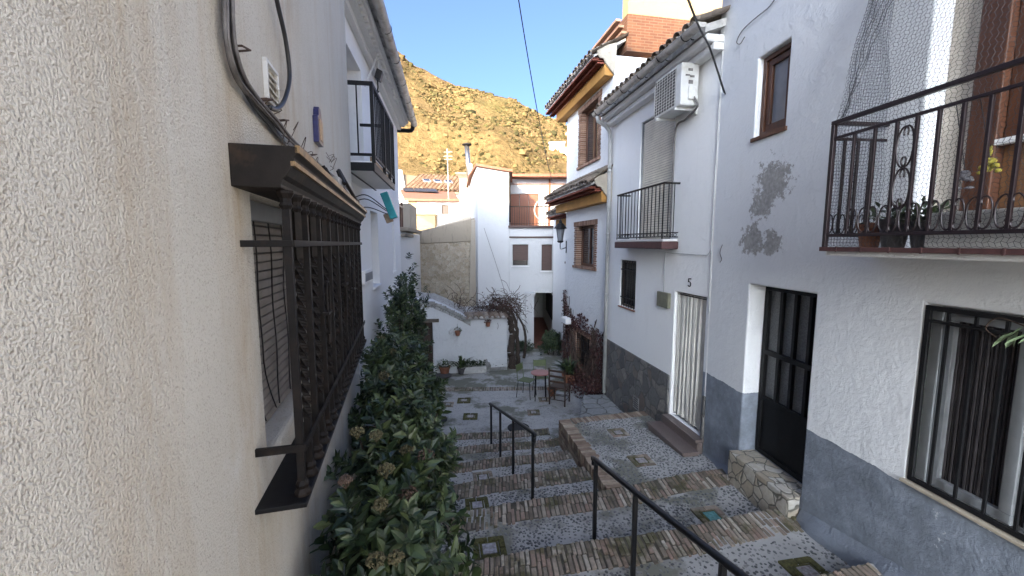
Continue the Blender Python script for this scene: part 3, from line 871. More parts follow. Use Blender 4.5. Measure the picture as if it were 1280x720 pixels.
# cables on that wall
def wpts(W, px, n=.03, jit=0, rnd=random):
    out = []
    for i, q in enumerate(px):
        nn = q[2] if len(q) > 2 else n
        s, z = W.sz(q[0] + rnd.uniform(-jit, jit), q[1] + rnd.uniform(-jit, jit), nn); out.append(W.P(s, z, nn))
    return smooth_path(out)
def smooth_path(p, sub=6):
    if len(p) < 3: return p
    q = [p[0] * 2 - p[1]] + p + [p[-1] * 2 - p[-2]]; out = []
    for i in range(1, len(q) - 2):
        a, b, c, d = q[i - 1], q[i], q[i + 1], q[i + 2]
        for k in range(sub):
            t = k / sub
            out.append(.5 * ((2 * b) + (c - a) * t + (2 * a - 5 * b + 4 * c - d) * t * t + (3 * b - a - 3 * c + d) * t ** 3))
    out.append(p[-1]); return out
PATH = [(285, -40), (285, 0), (288, 55), (300, 95), (320, 123), (343, 150), (365, 178), (398, 205), (428, 232), (446, 252)]
cb = empty('cable_bundle', LW.P(2.0, .4, .03)); tag(cb, 'bundle of old grey cables curving down stucco wall onto the window cage', 'cable')
mb = MB(); rnd = random.Random(5)
for k in range(6):
    off = (k - 2.5) * 2.7
    mb.tube(wpts(LW, [(x + off * (1 - i * .06), y + rnd.uniform(-3, 3), .022 + .008 * (k % 3)) for i, (x, y) in enumerate(PATH)], .03, 1.2, rnd), .0042 + .0022 * (k % 2), 7)
mb.build('grey_strand', M['cable_grey'], cb, smooth=True)
mb = MB()
for k in range(3):
    mb.tube(wpts(LW, [(x - 6 + 3 * k * (1 if i < 4 else -.5), y + 3, .02) for i, (x, y) in enumerate(PATH)], .03, 1.5, rnd), .005, 6)
mb.build('black_strand', M['cable'], cb, smooth=True)
mb = MB()
for (x, y) in ((290, 62), (322, 126), (345, 152), (385, 195)):
    s, z = LW.sz(x, y); mb.tube([LW.P(s - .05, z - .01, .0), LW.P(s - .04, z, .045), LW.P(s + .04, z + .02, .045), LW.P(s + .06, z + .02, 0)], .004, 5)
for k in range(14):
    x, y = rnd.choice([(335, 140), (350, 160), (372, 185), (400, 205)]); s, z = LW.sz(x + rnd.uniform(-12, 12), y + rnd.uniform(-12, 12))
    mb.tube(smooth_path([LW.P(s, z, .02), LW.P(s + rnd.uniform(-.06, .06), z + rnd.uniform(-.05, .05), .05), LW.P(s + rnd.uniform(-.1, .1), z + rnd.uniform(-.1, .06), .02)]), .002, 4)
pieces(mb, 'tie_wire', M['twig'], cb)
mb = MB(); mb.tube(wpts(LW, [(340, -40), (346, 0), (357, 50), (362, 95), (356, 124), (346, 136), (336, 134)], .04), .010, 8)
tag(mb.build('black_cable', M['cable'], smooth=True), 'single thick black cable hanging in a loop on the stucco wall beside vent', 'cable')

# blue glazed plaque
s, z = LW.sz(394, 160); pq = thing('wall_plaque', LW.P(s, z - .12, 0), 'small arched blue glazed ceramic plaque fixed to the stucco wall', 'plaque')
mb = MB(); poly = [(-.07, -.11), (.07, -.11), (.07, .06), (.045, .075), (.04, .11), (.02, .135), (-.02, .135), (-.04, .11), (-.045, .075), (-.07, .06)]
mb.prism([LW.P(s + a * 1.2, z + b, 0) for a, b in poly], LW.N * .035); mb.build('frame', M['blue_glaze'], pq, bevel=.004)
mb = MB(); poly = [(-.045, -.085), (.045, -.085), (.045, .045), (.02, .06), (-.02, .06), (-.045, .045)]
mb.prism([LW.P(s + a * 1.2, z + b, .034) for a, b in poly], LW.N * .006); mb.build('picture_tile', simple('painted_tile', (.30, .20, .13), .35, 0, var=.6, vscale=40, bump=0), pq)
# scrap iron leaning on top of the cage
sc = thing('iron_rack', LW.P(3.2, .335, .1), 'rusty folded iron rack standing on top of the window cage', 'rack')
mb = MB()
for s in (2.75, 2.82): mb.tube([LW.P(s, .336, .17), LW.P(s + .02, .47, .10)], .012, 6)
pieces(mb, 'upright', M['iron_brown'], sc)
mb = MB()
mb.tube([LW.P(3.0, .40, .19), LW.P(3.45, .56, .10)], .012, 6); mb.tube([LW.P(3.45, .56, .10), LW.P(4.1, .345, .18)], .014, 6)
for k in range(6): mb.tube([LW.P(3.35 + .11 * k, .345, .16), LW.P(3.42 + .1 * k, .55 - .033 * k, .09)], .008, 5)
mb.build('lattice', M['iron_brown'], sc)
mb = MB(); mb.wbox(LW, 2.95, 3.12, .336, .44, .06, .17); tag(mb.build('stone_block', M['stone'], bevel=.012), 'small grey stone block resting on the window cage', 'block')

# ------------------------------------------------------------------ white house beyond, on the left
wh = thing('white_house', (L2.P(3, 0, -2).x, L2.P(3, 0, -2).y, -4.2), 'white house left of the street with black balcony and tiled roof under a round gutter', 'house')
sj, zj = L2.sz(452, 112); sw1, zt1 = L2.sz(463, 263); sw2, zb1 = L2.sz(475, 354); sn1, zt2 = L2.sz(490, 274); sn2, zb2 = L2.sz(494.5, 338)
EAVE = 3.32
mb = MB(); wall_mesh(mb, L2, -2.5, 6.62, -4.3, EAVE, [(-.6, sj, 1.0, 2.75, .3), (sw1, sw2, zb1, zt1, .22), (sn1, sn2, zb2, zt2, .18)], 5.0)
mb.build('wall', M['white'], wh, weld=True, bevel=.02, seg=2)
mb = MB(); mb.wbox(L2, -.55, sj - .02, 1.0, 2.73, -.27, -.22); mb.build('balcony_door', M['alu'], wh, bevel=.01)
mb = MB(); mb.wbox(L2, sw1 + .02, sw2 - .02, zb1 + .02, zt1 - .02, -.19, -.15); mb.build('window', M['frost'], wh, bevel=.01)
mb = MB(); mb.wbox(L2, sn1 + .01, sn2 - .01, zb2 + .02, zt2 - .02, -.16, -.12); mb.build('narrow_window', M['frost'], wh)
mb = MB(); mb.wbox(L2, sw1 - .05, sw2 + .08, zb1 - .05, zb1 - .002, 0, .04); mb.wbox(L2, sn1 - .05, sn2 + .05, zb2 - .045, zb2 - .002, 0, .035); mb.build('sill', M['white'], wh, bevel=.008)
mb = MB()
for k, (a, b) in enumerate(((.10, .10), (.20, .08), (.30, .08))): mb.wbox(L2, -2.5, 6.66, EAVE - .24 + k * .085, EAVE - .24 + k * .085 + b, .002, a)
for k in range(60): mb.wbox(L2, -2.4 + k * .15, -2.4 + k * .15 + .08, EAVE - .155, EAVE - .075, .2, .26)
mb.build('cornice', M['white_old'], wh, bevel=.008)
pitch = Vector((0, 0, math.sin(R_(12)))); up = -L2.N * math.cos(R_(12)) + pitch
mb = MB(); mb.obox(L2.P(-2.5, EAVE + .02, .36), L2.D * 9.2, up * 5.6, L2.N.cross(L2.D) * .02 + Z * .05)
rf = mb.build('roof', M['tile_mortar'], wh)
mb = MB(); roof_tiles(mb, L2.P(-2.5, EAVE + .075, .42), L2.D, up, 9.2, 1.4, .2, .4, .09, 4); mb.build('tiles', M['roof_tile'], rf, smooth=True)
gt = MB()
for k in range(1): gt.tube([L2.P(-2.5, EAVE - .02, .45), L2.P(6.75, EAVE - .05, .45)], .078, 14)
gt = gt.build('gutter', M['galv'], wh, smooth=False)
mb = MB()
for k in range(8):
    s = -1.5 + k * 1.05; pts = [L2.P(s, EAVE + .06, .36)] + [L2.P(s, EAVE - .04 + .085 * math.sin(a), .45 + .085 * math.cos(a)) for a in [math.pi - q * .45 for q in range(12)]]
    mb.tube(pts, .006, 5)
pieces(mb, 'bracket', M['iron'], gt)
# balcony of that house
BZ = .97
mb = MB(); mb.wbox(L2, -.06, 1.72, BZ - .10, BZ, 0, .47); bal = mb.build('balcony', M['white'], wh, bevel=.01)
mb = MB(); mb.wbox(L2, -.06, 1.75, BZ - .115, BZ - .02, .474, .50); mb.wbox(L2, -.086, -.062, BZ - .115, BZ - .02, 0, .50)
mb.wbox(L2, .0, 1.7, BZ - .13, BZ - .118, .2, .22); mb.build('edge_frame', M['iron'], bal, bevel=.003)
mb = MB(); T = BZ + .90
mb.wbox(L2, -.07, 1.73, T - .045, T, .47, .51); mb.wbox(L2, -.07, -.03, T - .04, T, 0, .47); mb.wbox(L2, -.07, 1.73, BZ + .06, BZ + .09, .475, .50); mb.wbox(L2, -.065, -.035, BZ + .06, BZ + .09, 0, .47)
for s in (-.07, .75, 1.25, 1.69): mb.wbox(L2, s, s + .04, BZ - .02, T - .045, .47, .51)
mb.wbox(L2, 1.69, 1.73, T - .04, T, 0, .47)
for n in (.16, .32): mb.wbox(L2, -.058, -.042, BZ + .09, T - .04, n - .008, n + .008)
for k in range(16): mb.wbox(L2, .04 + k * .105, .054 + k * .105, BZ + .09, T - .045, .483, .497)
mb.build('railing', M['iron'], bal, bevel=.003)
mb = MB(); mb.wbox(L2, -.02, 1.66, BZ + .0, BZ + .06, .44, .468); mb.build('wooden_kickboard', simple('pale_board', (.38, .27, .17), .7, var=.2), bal)
# small things on the wall
s, z = L2.sz(497, 163); st = thing('stove_pipe', L2.P(s, z - .06, 0), 'black elbow stove pipe with a cap sticking out of the white house wall', 'pipe')
mb = MB(); mb.tube([L2.P(s, z, -.02), L2.P(s, z, .30), L2.P(s, z + .01, .36), L2.P(s, z + .05, .40), L2.P(s, z + .11, .41), L2.P(s, z + .24, .41)], .055, 12); mb.build('elbow', M['iron'], st, smooth=True)
mb = MB(); o = L2.P(s, z + .25, .41); mb.lathe([(.05, 0), (.11, .01), (.11, .03), (.03, .08)], o, 12); mb.build('cap', M['iron'], st)
s, z = L2.sz(471, 92, .15); fl_ = thing('flood_lamp', L2.P(s, z - .1, 0), 'small black flood lamp on a white arm under the left eaves', 'lamp')
mb = MB(); mb.obox(L2.P(s, z - .06, .1), L2.D * .14, L2.N * .1 + Z * -.05, Z * .16 + L2.N * .05); mb.build('head', M['plastic_dark'], fl_, bevel=.01)
mb = MB(); mb.tube([L2.P(s - .35, z + .35, 0), L2.P(s - .1, z + .28, .2), L2.P(s + .05, z + .05, .16)], .014, 6); mb.tube([L2.P(s - .35, z - .35, 0), L2.P(s - .1, z + .28, .2)], .014, 6); mb.build('arm', M['plastic_white'], fl_)
mb = MB(); mb.tube([L2.P(s + .05, z - .06, .15), L2.P(s + .08, z - .2, .15), L2.P(s + .12, z - .3, .12), L2.P(s + .16, z - .24, .15)], .012, 6); mb.build('hook', M['iron'], fl_)
s, z = L2.sz(487, 257, .34); bx = thing('hanging_box', L2.P(s, z - .25, .34), 'tilted turquoise metal box held out from white wall on wires', 'box')
tilt = (Z * .93 - L2.N * .33 - L2.D * .1).normalized(); ax = tilt.cross(L2.D).normalized()
mb = MB(); mb.obox(L2.P(s, z, .34) - tilt * .23 - ax * .06 - L2.D * .08, L2.D * .16, ax * .13, tilt * .46); mb.build('case', M['turquoise'], bx, bevel=.012)
mb = MB(); mb.obox(L2.P(s, z, .24) - tilt * .30 - ax * .05, L2.D * .1, ax * .12, tilt * .16); mb.build('wooden_block', simple('pale_wood', (.30, .21, .14), .8), bx, bevel=.01)
mb = MB()
for dz in (.0, -.12, .06): mb.tube(smooth_path([L2.P(s - 1.3, z - .08 + dz, 0), L2.P(s - .8, z + .02 + dz, .12), L2.P(s - .05, z - .1 + dz * .4, .3)]), .008, 5)
mb.build('wire_arm', M['iron_brown'], bx)
s, z = L2.sz(470, 228.5, .05); mb = MB(); mb.wbox(L2, s - .1, s + .08, z - .08, z + .08, .002, .09); tag(mb.build('junction_box', M['plastic_dark'], bevel=.015), 'small black junction box on the white wall below the left balcony', 'junction box')
s0, z0 = L2.sz(452, 356); s1, z1 = L2.sz(462, 336); mc = thing('meter_cabinet', L2.P((s0 + s1) / 2, z0, 0), 'white framed meter cabinet recessed on white wall above the shrubs', 'cabinet')
mb = MB(); mb.wbox(L2, s0, s1, z0, z1, 0, .05); mb.build('frame', M['white'], mc, bevel=.006)
mb = MB(); mb.wbox(L2, s0 + .05, s1 - .05, z0 + .04, z1 - .04, .049, .056); mb.build('door', M['alu'], mc)

# old whitewashed outbuilding further on
ob = thing('outbuilding', (-3.9, 14, Z0), 'low crumbling whitewashed outbuilding with a broken slab roof left of stone wall', 'outbuilding')
GW = Wall((-3.14, 11.55), (-.56 / 5.03, 5 / 5.03), 'left')
mb = MB(); wall_mesh(mb, GW, 0, 5.0, -4.3, .35, [], 2.5); mb.build('wall', M['white_old'], ob, weld=True, bevel=.03)
mb = MB(); mb.wbox(GW, .15, 3.6, .36, .47, -2.4, .22); mb.wbox(GW, .1, 2.2, .2, .28, 0, .1); mb.build('slab_roof', M['cement_dark'], ob, bevel=.02)
mb = MB(); mb.wbox(GW, 2.4, 4.2, .48, 1.35, -1.2, -.02); mb.build('parapet_block', M['cement_wall'], ob, bevel=.02)
mb = MB()
for k in range(4): mb.wbox(GW, .5 + k * .35, .56 + k * .35, .472, 1.2 + .1 * (k % 2), -.2, -.14)
mb.wbox(GW, .45, 1.65, 1.1, 1.16, -.2, -.13); mb.build('post', M['wood_red'], ob)
# ------------------------------------------------------------------ near white house on the right
rh = thing('white_balcony_house', (RW.P(2, 0, -2).x, RW.P(2, 0, -2).y, -4.2), 'nearest white house on the right with a blue grey painted base and flower balcony', 'house')
pch = []
for (px, py, r) in ((966, 228, .36), (955, 250, .3), (940, 300, .28), (965, 304, .2), (906, 494, .16)):
    s, z = RW.sz(px, py); q = RW.P(s, z, 0); pch.append((q.x, q.y, q.z, r))
M['right_wall'] = whitewash('right_house_lime', (.70, .71, .72), (.40, .385, .36), .6, .45, patches=pch, dado=(-1.895, (.185, .208, .245)))
BD0, BD1 = 1.3, 2.90           # balcony door
ops = [(3.74, 4.73, -2.66, -.50, .27), (1.15, 2.75, -1.86, -.45, .12), (4.33, 4.82, 1.255, 2.19, .17), (BD0, BD1, -.04, 3.0, .22)]
mb = MB(); wall_mesh(mb, RW, -5, 5.66, -4.3, 3.30, ops, 5.0); mb.build('wall', M['right_wall'], rh, weld=True, bevel=.022, seg=3)
mb = MB(); mb.prism([RW.P(-5, 3.30, .12), RW.P(-5, 3.36, .14), RW.P(-5, 4.6, -2.4), RW.P(-5, 3.30, -5)], RW.D * 10.53); rf = mb.build('roof', M['tile_mortar'], rh)
mb = MB(); roof_tiles(mb, RW.P(3.0, 3.38, .16), RW.D, (-RW.N * .9 + Z * .44), 2.5, 1.2, .2, .4, .09, 9); mb.build('tiles', M['roof_tile'], rf, smooth=True)
# fillet of cement at the foot of the wall
mb = MB()
pts = []
for k in range(70):
    s = 1.0 + k * .066; q = RW.P(s, 0); i = 0
    while i < len(NOSE) and q.y > y_nose(i, q.x): i += 1
    zt = z_tread(i, q.x); w = .09 + .03 * math.sin(k * .55)
    zs = []
    for dy in (-.5, -.25, 0, .25, .5):
        j = 0
        while j < len(NOSE) and q.y + dy > y_nose(j, q.x): j += 1
        zs.append(z_tread(j, q.x))
    pts.append((s, sum(zs) / 5 + .03, w))
ms, mz = sum(q[0] for q in pts) / len(pts), sum(q[1] for q in pts) / len(pts)
kz = sum((q[0] - ms) * (q[1] - mz) for q in pts) / sum((q[0] - ms) ** 2 for q in pts)
def foot(s): return mz + kz * (s - ms) + .045
for a, b in zip(pts[:-1], pts[1:]):
    if 3.66 < a[0] < 4.74: continue
    za, zb, wa, wb = foot(a[0]), foot(b[0]), a[2], b[2]
    mb.add([RW.P(a[0], za + .10, .003), RW.P(b[0], zb + .10, .003), RW.P(b[0], zb + .03, wb * .5), RW.P(a[0], za + .03, wa * .5), RW.P(b[0], zb - .02, wb), RW.P(a[0], za - .02, wa), RW.P(b[0], zb - .3, wb + .01), RW.P(a[0], za - .3, wa + .01)], [(0, 1, 2, 3), (3, 2, 4, 5), (5, 4, 6, 7)])
mb.build('footing', whitewash('blue_cement_footing', (.19, .212, .248), (.12, .115, .10), 1, .7), rh, smooth=True, weld=True)
# small wooden window
W_, E_ = RW, .0
def frame(mb, W, s0, s1, z0, z1, t, n0, n1):
    mb.wbox(W, s0, s1, z0, z0 + t, n0, n1); mb.wbox(W, s0, s1, z1 - t, z1, n0, n1)
    mb.wbox(W, s0, s0 + t, z0 + t, z1 - t, n0, n1); mb.wbox(W, s1 - t, s1, z0 + t, z1 - t, n0, n1)
wi = MB(); frame(wi, RW, 4.335, 4.815, 1.28, 2.185, .05, -.165, -.06); wi = wi.build('wooden_window', M['wood_red'], rh, bevel=.006)
mb = MB(); frame(mb, RW, 4.39, 4.76, 1.335, 2.13, .065, -.15, -.085); mb.build('sash', M['wood_red'], wi, bevel=.006)
mb = MB(); mb.wbox(RW, 4.45, 4.70, 1.395, 2.07, -.13, -.12); mb.build('pane', M['frost'], wi)
mb = MB(); mb.wbox(RW, 4.29, 4.86, 1.225, 1.27, -.1, .025); mb.build('sill', M['wood_red'], wi, bevel=.006)
# black metal door
DN = -.262
dr = MB(); frame(dr, RW, 3.755, 4.715, -2.65, -.515, .055, DN, DN + .06); dr = dr.build('black_door', M['iron'], rh, bevel=.004)
mb = MB(); mb.wbox(RW, 3.81, 4.66, -2.595, -1.93, DN + .005, DN + .035); mb.build('lower_panel', M['iron'], dr, bevel=.004)
mb = MB(); mb.wbox(RW, 3.81, 4.66, -1.93, -.57, DN + .002, DN + .012); mb.build('obscure_pane', M['obscure'], dr)
mb = MB()
for k in range(1, 4): mb.wbox(RW, 3.81 + .2125 * k - .022, 3.81 + .2125 * k + .022, -1.95, -.57, DN + .014, DN + .055)
mb.wbox(RW, 3.81, 4.66, -1.955, -1.905, DN + .014, DN + .058); mb.wbox(RW, 3.81, 4.66, -1.37, -1.31, DN + .014, DN + .062)
mb.build('glazing_bar', M['iron'], dr, bevel=.003)
mb = MB(); mb.wbox(RW, 3.83, 3.86, -1.98, -1.86, DN + .05, DN + .075); mb.build('handle', M['steel'], dr)
# crazy-paved doorstep
mb = MB(); mb.wbox(RW, 3.73, 4.74, -3.35, -2.658, 0.003, .14); mb.wbox(RW, 3.745, 4.725, -2.75, -2.653, -.20, .002)
ds = mb.build('stone_doorstep', M['crazy'], rh, bevel=.01)
# big barred window
wi = MB(); frame(wi, RW, 1.16, 2.745, -1.85, -.46, .035, -.02, .004); wi = wi.build('barred_window', M['iron'], rh, bevel=.003)
mb = MB()
for (a, b) in ((2.16, 2.66), (1.45, 2.10)): frame(mb, RW, a, b, -1.83, -.485, .075 if b < 2.2 else .07, -.10, -.055)
mb.wbox(RW, 2.662, 2.735, -1.83, -.485, -.11, -.05); mb.build('sash', M['alu'], wi, bevel=.006)
mb = MB()
for k in range(54): mb.wbox(RW, 1.48 + k * .0215, 1.492 + k * .0215, -1.82, -.5, -.112, -.098 + .006 * (k % 2))
mb.build('ribbed_shade', M['dark_cloth'], wi)
mb = MB()
for k in range(9):
    s = 2.60 - .165 * k; pts = []
    for i in range(60):
        z = -1.845 + 1.385 * i / 59; tw = 0
        for q in range(4):
            a = tw + math.pi / 4 + q * math.pi / 2; mb.v.append(RW.P(s + .0115 * math.cos(a), z, -.012 + .0115 * math.sin(a)))
    b = len(mb.v) - 240
    for i in range(59):
        for q in range(4): mb.f.append((b + i * 4 + q, b + i * 4 + (q + 1) % 4, b + i * 4 + 4 + (q + 1) % 4, b + i * 4 + 4 + q))
mb.wbox(RW, 1.2, 2.71, -.585, -.565, -.03, .006); pieces(mb, 'bar', M['iron'], wi)
mb = MB(); mb.wbox(RW, 1.12, 2.78, -1.885, -1.858, -.02, .03); mb.build('sill', simple('cream_sill', (.36, .31, .24), .8, var=.2, bump=.3), wi, bevel=.006)
# ---- balcony
PR = .48
bal = MB(); bal.wbox(RW, .2, 3.17, -.10, -.035, 0, PR - .01); bal = bal.build('balcony', M['white_old'], rh, bevel=.01)
mb = MB(); mb.wbox(RW, .2, 3.2, -.062, -.028, PR - .008, PR + .02); mb.wbox(RW, 3.172, 3.2, -.062, -.028, 0, PR - .01)
for k in range(14): mb.wbox(RW, .3 + .21 * k, .315 + .21 * k, -.066, -.024, PR + .02, PR + .024)
mb.build('red_edging', M['rust_red'], bal, bevel=.004)
rl = MB()
sN = 3.185
rl.wbox(RW, .2, sN, .955, .985, PR - .02, PR + .016)
rl.wbox(RW, .2, sN, .835, .857, PR - .01, PR + .008); rl.wbox(RW, .2, sN, .055, .08, PR - .01, PR + .008)
rl.wbox(RW, sN - .03, sN, .955, .985, 0, PR - .02); rl.wbox(RW, sN - .02, sN - .005, .835, .857, 0, PR - .01); rl.wbox(RW, sN - .02, sN - .005, .055, .08, 0, PR - .01)
rl = rl.build('railing', M['iron_red'], bal, bevel=.003)
def sq_bar(mb, W, s, n, z0, z1, h): mb.wbox(W, s - h, s + h, z0, z1, n - h, n + h)
mb = MB(); sq_bar(mb, RW, sN - .015, PR - .002, -.028, .955, .0155); mb.build('corner_post', M['iron_red'], bal, bevel=.003)
mb = MB()
SB = [2.98, 2.815, 2.66, 2.53, 2.40, 2.27, 2.14, 2.0, 1.86, 1.72]
for s in SB: sq_bar(mb, RW, s, PR - .001, .08, .835, .0095)
for n in (.13, .25, .37): sq_bar(mb, RW, sN - .012, n, .08, .835, .0095)
pieces(mb, 'bar', M['iron_red'], bal, bevel=.002)
mb = MB()
def spiral(W, s, z, n, r, turns, sg, up, a0=0):
    out = []
    for k in range(18):
        t = k / 17; a = a0 + sg * turns * 2 * math.pi * t; q = r * (1 - .75 * t)
        out.append(W.P(s + q * math.cos(a), z + up * q * math.sin(a), n))
    return out
def c_scroll(W, sc, z0, z1, n, w, sg, along=True, A=1.15, B=3.0):
    """C-shaped scroll with curled ends: heading follows A*t + B*t^3"""
    P = (lambda a, z: W.P(sc + a, z, n)) if along else (lambda a, z: W.P(n, z, sc + a))
    N_ = 44; x = z = 0.0; raw = []
    for k in range(N_ + 1):
        t = -1 + 2 * k / N_; h = A * t + B * t ** 3
        raw.append((x, z)); x += -math.sin(h); z += math.cos(h)
    zs = [q[1] for q in raw]; xs = [q[0] for q in raw]; k = (z1 - z0) / (max(zs) - min(zs)); kx = w * 2 / (max(xs) - min(xs))
    zc = (max(zs) + min(zs)) / 2; xm = max(xs)
    return [P(sg * ((q[0] - xm) * kx + w), (z0 + z1) / 2 + (q[1] - zc) * k) for q in raw]
for i in range(len(SB) - 1):
    a, b = SB[i + 1], SB[i]; m_ = (a + b) / 2; d = (b - a)
    for sg in (-1, 1):
        mb.tube(smooth_path(c_scroll(RW, m_ + sg * d * .24, .085, .27, PR - .001, d * .2, -sg), 2), .0055, 6)
for zc in (.22, .50): mb.tube(smooth_path(c_scroll(RW, 2.615, zc + .02, zc + .29, PR - .001, .035, 1), 2), .006, 6); mb.tube(smooth_path(c_scroll(RW, 2.575, zc + .02, zc + .29, PR - .001, .035, -1), 2), .006, 6)
for n in (.19, .31, .42):
    for sg in (-1, 1): mb.tube(smooth_path(c_scroll(RW, n + sg * .022, .085, .24, sN - .012, .02, -sg, False), 2), .005, 6)
pieces(mb, 'scroll', M['iron_red'], bal)
# balcony door: wooden jambs, lace curtain, lower panel
dw = MB(); dn = -.215
dw.wbox(RW, 2.53, 2.70, -.03, 3.0, dn, dn + .10); dw.wbox(RW, BD0, BD0 + .12, -.03, 3.0, dn, dn + .08)
dw = dw.build('balcony_door', M['wood_red'], rh, bevel=.008)
mb = MB(); mb.wbox(RW, 1.43, 2.525, .70, .78, dn, dn + .05); mb.wbox(RW, 1.43, 2.525, 2.8, 2.9, dn, dn + .05); mb.wbox(RW, 2.45, 2.526, .78, 2.8, dn, dn + .045); mb.build('rail', M['wood_red'], dw, bevel=.006)
mb = MB(); mb.wbox(RW, 1.43, 2.525, -.03, .70, dn, dn + .03); mb.build('lower_panel', wood('worn_panel', (.12, .058, .027), (.20, .10, .045)), dw)
mb = MB()
def fc(u, v): s = 1.43 + 1.02 * u; return RW.P(s, .78 + 2.02 * v, dn + .02 + .012 * math.sin(u * 60))
sheet(mb, fc, 120, 2); mb.build('lace_curtain', M['lace'], dw, smooth=True)
mb = MB(); mb.wbox(RW, 2.705, BD1 - .003, -.03, 2.99, dn + .001, dn + .06); mb.build('shutter_leaf', simple('beige_leaf', (.47, .42, .36), .8, var=.12), dw)
mb = MB(); mb.wbox(RW, 1.40, 2.54, .66, .70, dn + .04, dn + .10); mb.build('drip_sill', M['white_old'], dw, bevel=.005)

# ------------------------------------------------------------------ house number 5
h5 = thing('curtained_house', (H5.P(2, 0, -2).x, H5.P(2, 0, -2).y, -4.2), 'white house numbered 5 with a curtained doorway and slate clad base', 'house')
ops = [(.06, .94, -2.915, -.79, .16), (2.39, 3.11, -1.35, -.35, .12), (1.18, 2.35, .04, 2.30, .13)]
mb = MB(); wall_mesh(mb, H5, .0, 3.76, -4.3, 2.86, ops, 5.0); mb.build('wall', M['white'], h5, weld=True, bevel=.02, seg=3)
E5 = 2.80
mb = MB(); mb.wbox(H5, .0, 3.76, E5 - .20, E5 - .1, .003, .16); mb.wbox(H5, .0, 3.76, E5 - .1, E5 + .0, .003, .27); mb.build('cornice', M['white_old'], h5, bevel=.02)
ang = R_(20); up5 = -H5.N * math.cos(ang) + Z * math.sin(ang)
mb = MB(); mb.obox(H5.P(0.0, E5 + .002, .30), H5.D * 3.76, up5 * 3.2, Z * .10); rf = mb.build('roof', M['tile_mortar'], h5)
mb = MB(); roof_tiles(mb, H5.P(0.0, E5 + .125, .40), H5.D, up5, 3.76, 3.0, .205, .4, .092, 12); mb.build('tiles', M['roof_tile'], rf, smooth=True)
def half_gutter(W, s0, s1, z, n, r, mat, parent):
    mb = MB(); k = 12; b = 0
    for s in (s0, s1):
        for i in range(k + 1):
            a = math.pi + math.pi * i / k
            mb.v.append(W.P(s, z + r * math.sin(a), n + r * math.cos(a)))
        for i in range(k + 1):
            a = 2 * math.pi - math.pi * i / k
            mb.v.append(W.P(s, z + (r - .006) * math.sin(a), n + (r - .006) * math.cos(a)))
    m = 2 * (k + 1)
    for i in range(m): mb.f.append((i, (i + 1) % m, m + (i + 1) % m, m + i))
    # end plates
    for o in (0, m): mb.f.append(tuple(o + i for i in range(k + 1)))
    mb.tube([W.P(s0, z + .004, n + r), W.P(s1, z + .004, n + r)], .009, 6)
    return mb.build('gutter', mat, parent)
gt = half_gutter(H5, -.12, 3.74, E5 + .06, .43, .066, M['galv'], h5)
mb = MB()
for k in range(6):
    s = .25 + k * .66; mb.tube([H5.P(s, E5 + .02, .27), H5.P(s, E5 + .02, .34)] + [H5.P(s, E5 + .06 + .07 * math.sin(a), .43 + .07 * math.cos(a)) for a in [math.pi + q * .3 for q in range(11)]], .007, 5)
pieces(mb, 'bracket', M['iron'], gt)
mb = MB(); dp = [H5.P(3.60, E5 - .02, .42), H5.P(3.60, E5 - .12, .40), H5.P(3.66, E5 - .2, .2), H5.P(3.68, E5 - .3, .10), H5.P(3.68, E5 - .5, .075), H5.P(3.68, -3.55, .075)]
mb.tube(dp, .045, 12)
for z in (1.6, .2, -1.2): mb.tube([H5.P(3.68, z, .075), H5.P(3.68, z + .05, .075)], .05, 12)
tag(mb.build('drainpipe', M['pvc'], smooth=True), 'long grey drainpipe running down between the two right hand white houses', 'drainpipe')
# slate base
mb = MB(); mb.wbox(H5, .985, 3.755, -3.9, -2.245, .002, .035); mb.wbox(H5, .0, .055, -3.7, -2.25, .002, .03); mb.build('slate_base', M['slate'], h5, bevel=.008)
s, z = H5.sz(795, 503, .04); mb = MB(); mb.wbox(H5, s - .12, s + .12, z - .14, z + .12, .034, .045); vg = mb.build('vent', M['stone'], h5, bevel=.003)
mb = MB()
for k in range(5): mb.wbox(H5, s - .09, s + .09, z - .105 + k * .043, z - .085 + k * .043, .044, .049)
mb.build('slot', M['plastic_dark'], vg)
# curtained doorway and steps
mb = MB()
def fc(u, v):
    s = .085 + .83 * u; a = u * 2 * math.pi * 7.5 + .8 * math.sin(u * 11)
    return H5.P(s + .012 * math.sin(v * 5 + u * 9) * (1 - v), -2.86 + 2.05 * v + (.012 * math.sin(u * 23) if v == 0 else 0), -.06 + .015 * math.sin(a) * (1.15 - .4 * v) + .006 * math.sin(a * 2.3 + v * 3))
sheet(mb, fc, 160, 14); cu = mb.build('door_curtain', M['cloth'], h5, smooth=True)
mb = MB(); mb.tube([H5.P(.07, -.83, -.05), H5.P(.93, -.83, -.05)], .009, 6); mb.build('curtain_rod', M['iron'], cu)
mb = MB(); mb.wbox(H5, .07, .93, -2.9, -.8, -.155, -.13); mb.build('door', M['wood_dark'], h5)
mb = MB(); mb.wbox(H5, -.02, .99, -3.4, -2.96, .036, .12); mb.wbox(H5, -.0, .97, -2.958, -2.918, -.13, .135)
mb.wbox(H5, -.06, 1.0, -3.4, -3.10, .121, .36); mb.wbox(H5, -.075, 1.015, -3.098, -3.06, .1212, .385)
mb.build('granite_steps', M['granite'], h5, bevel=.006)
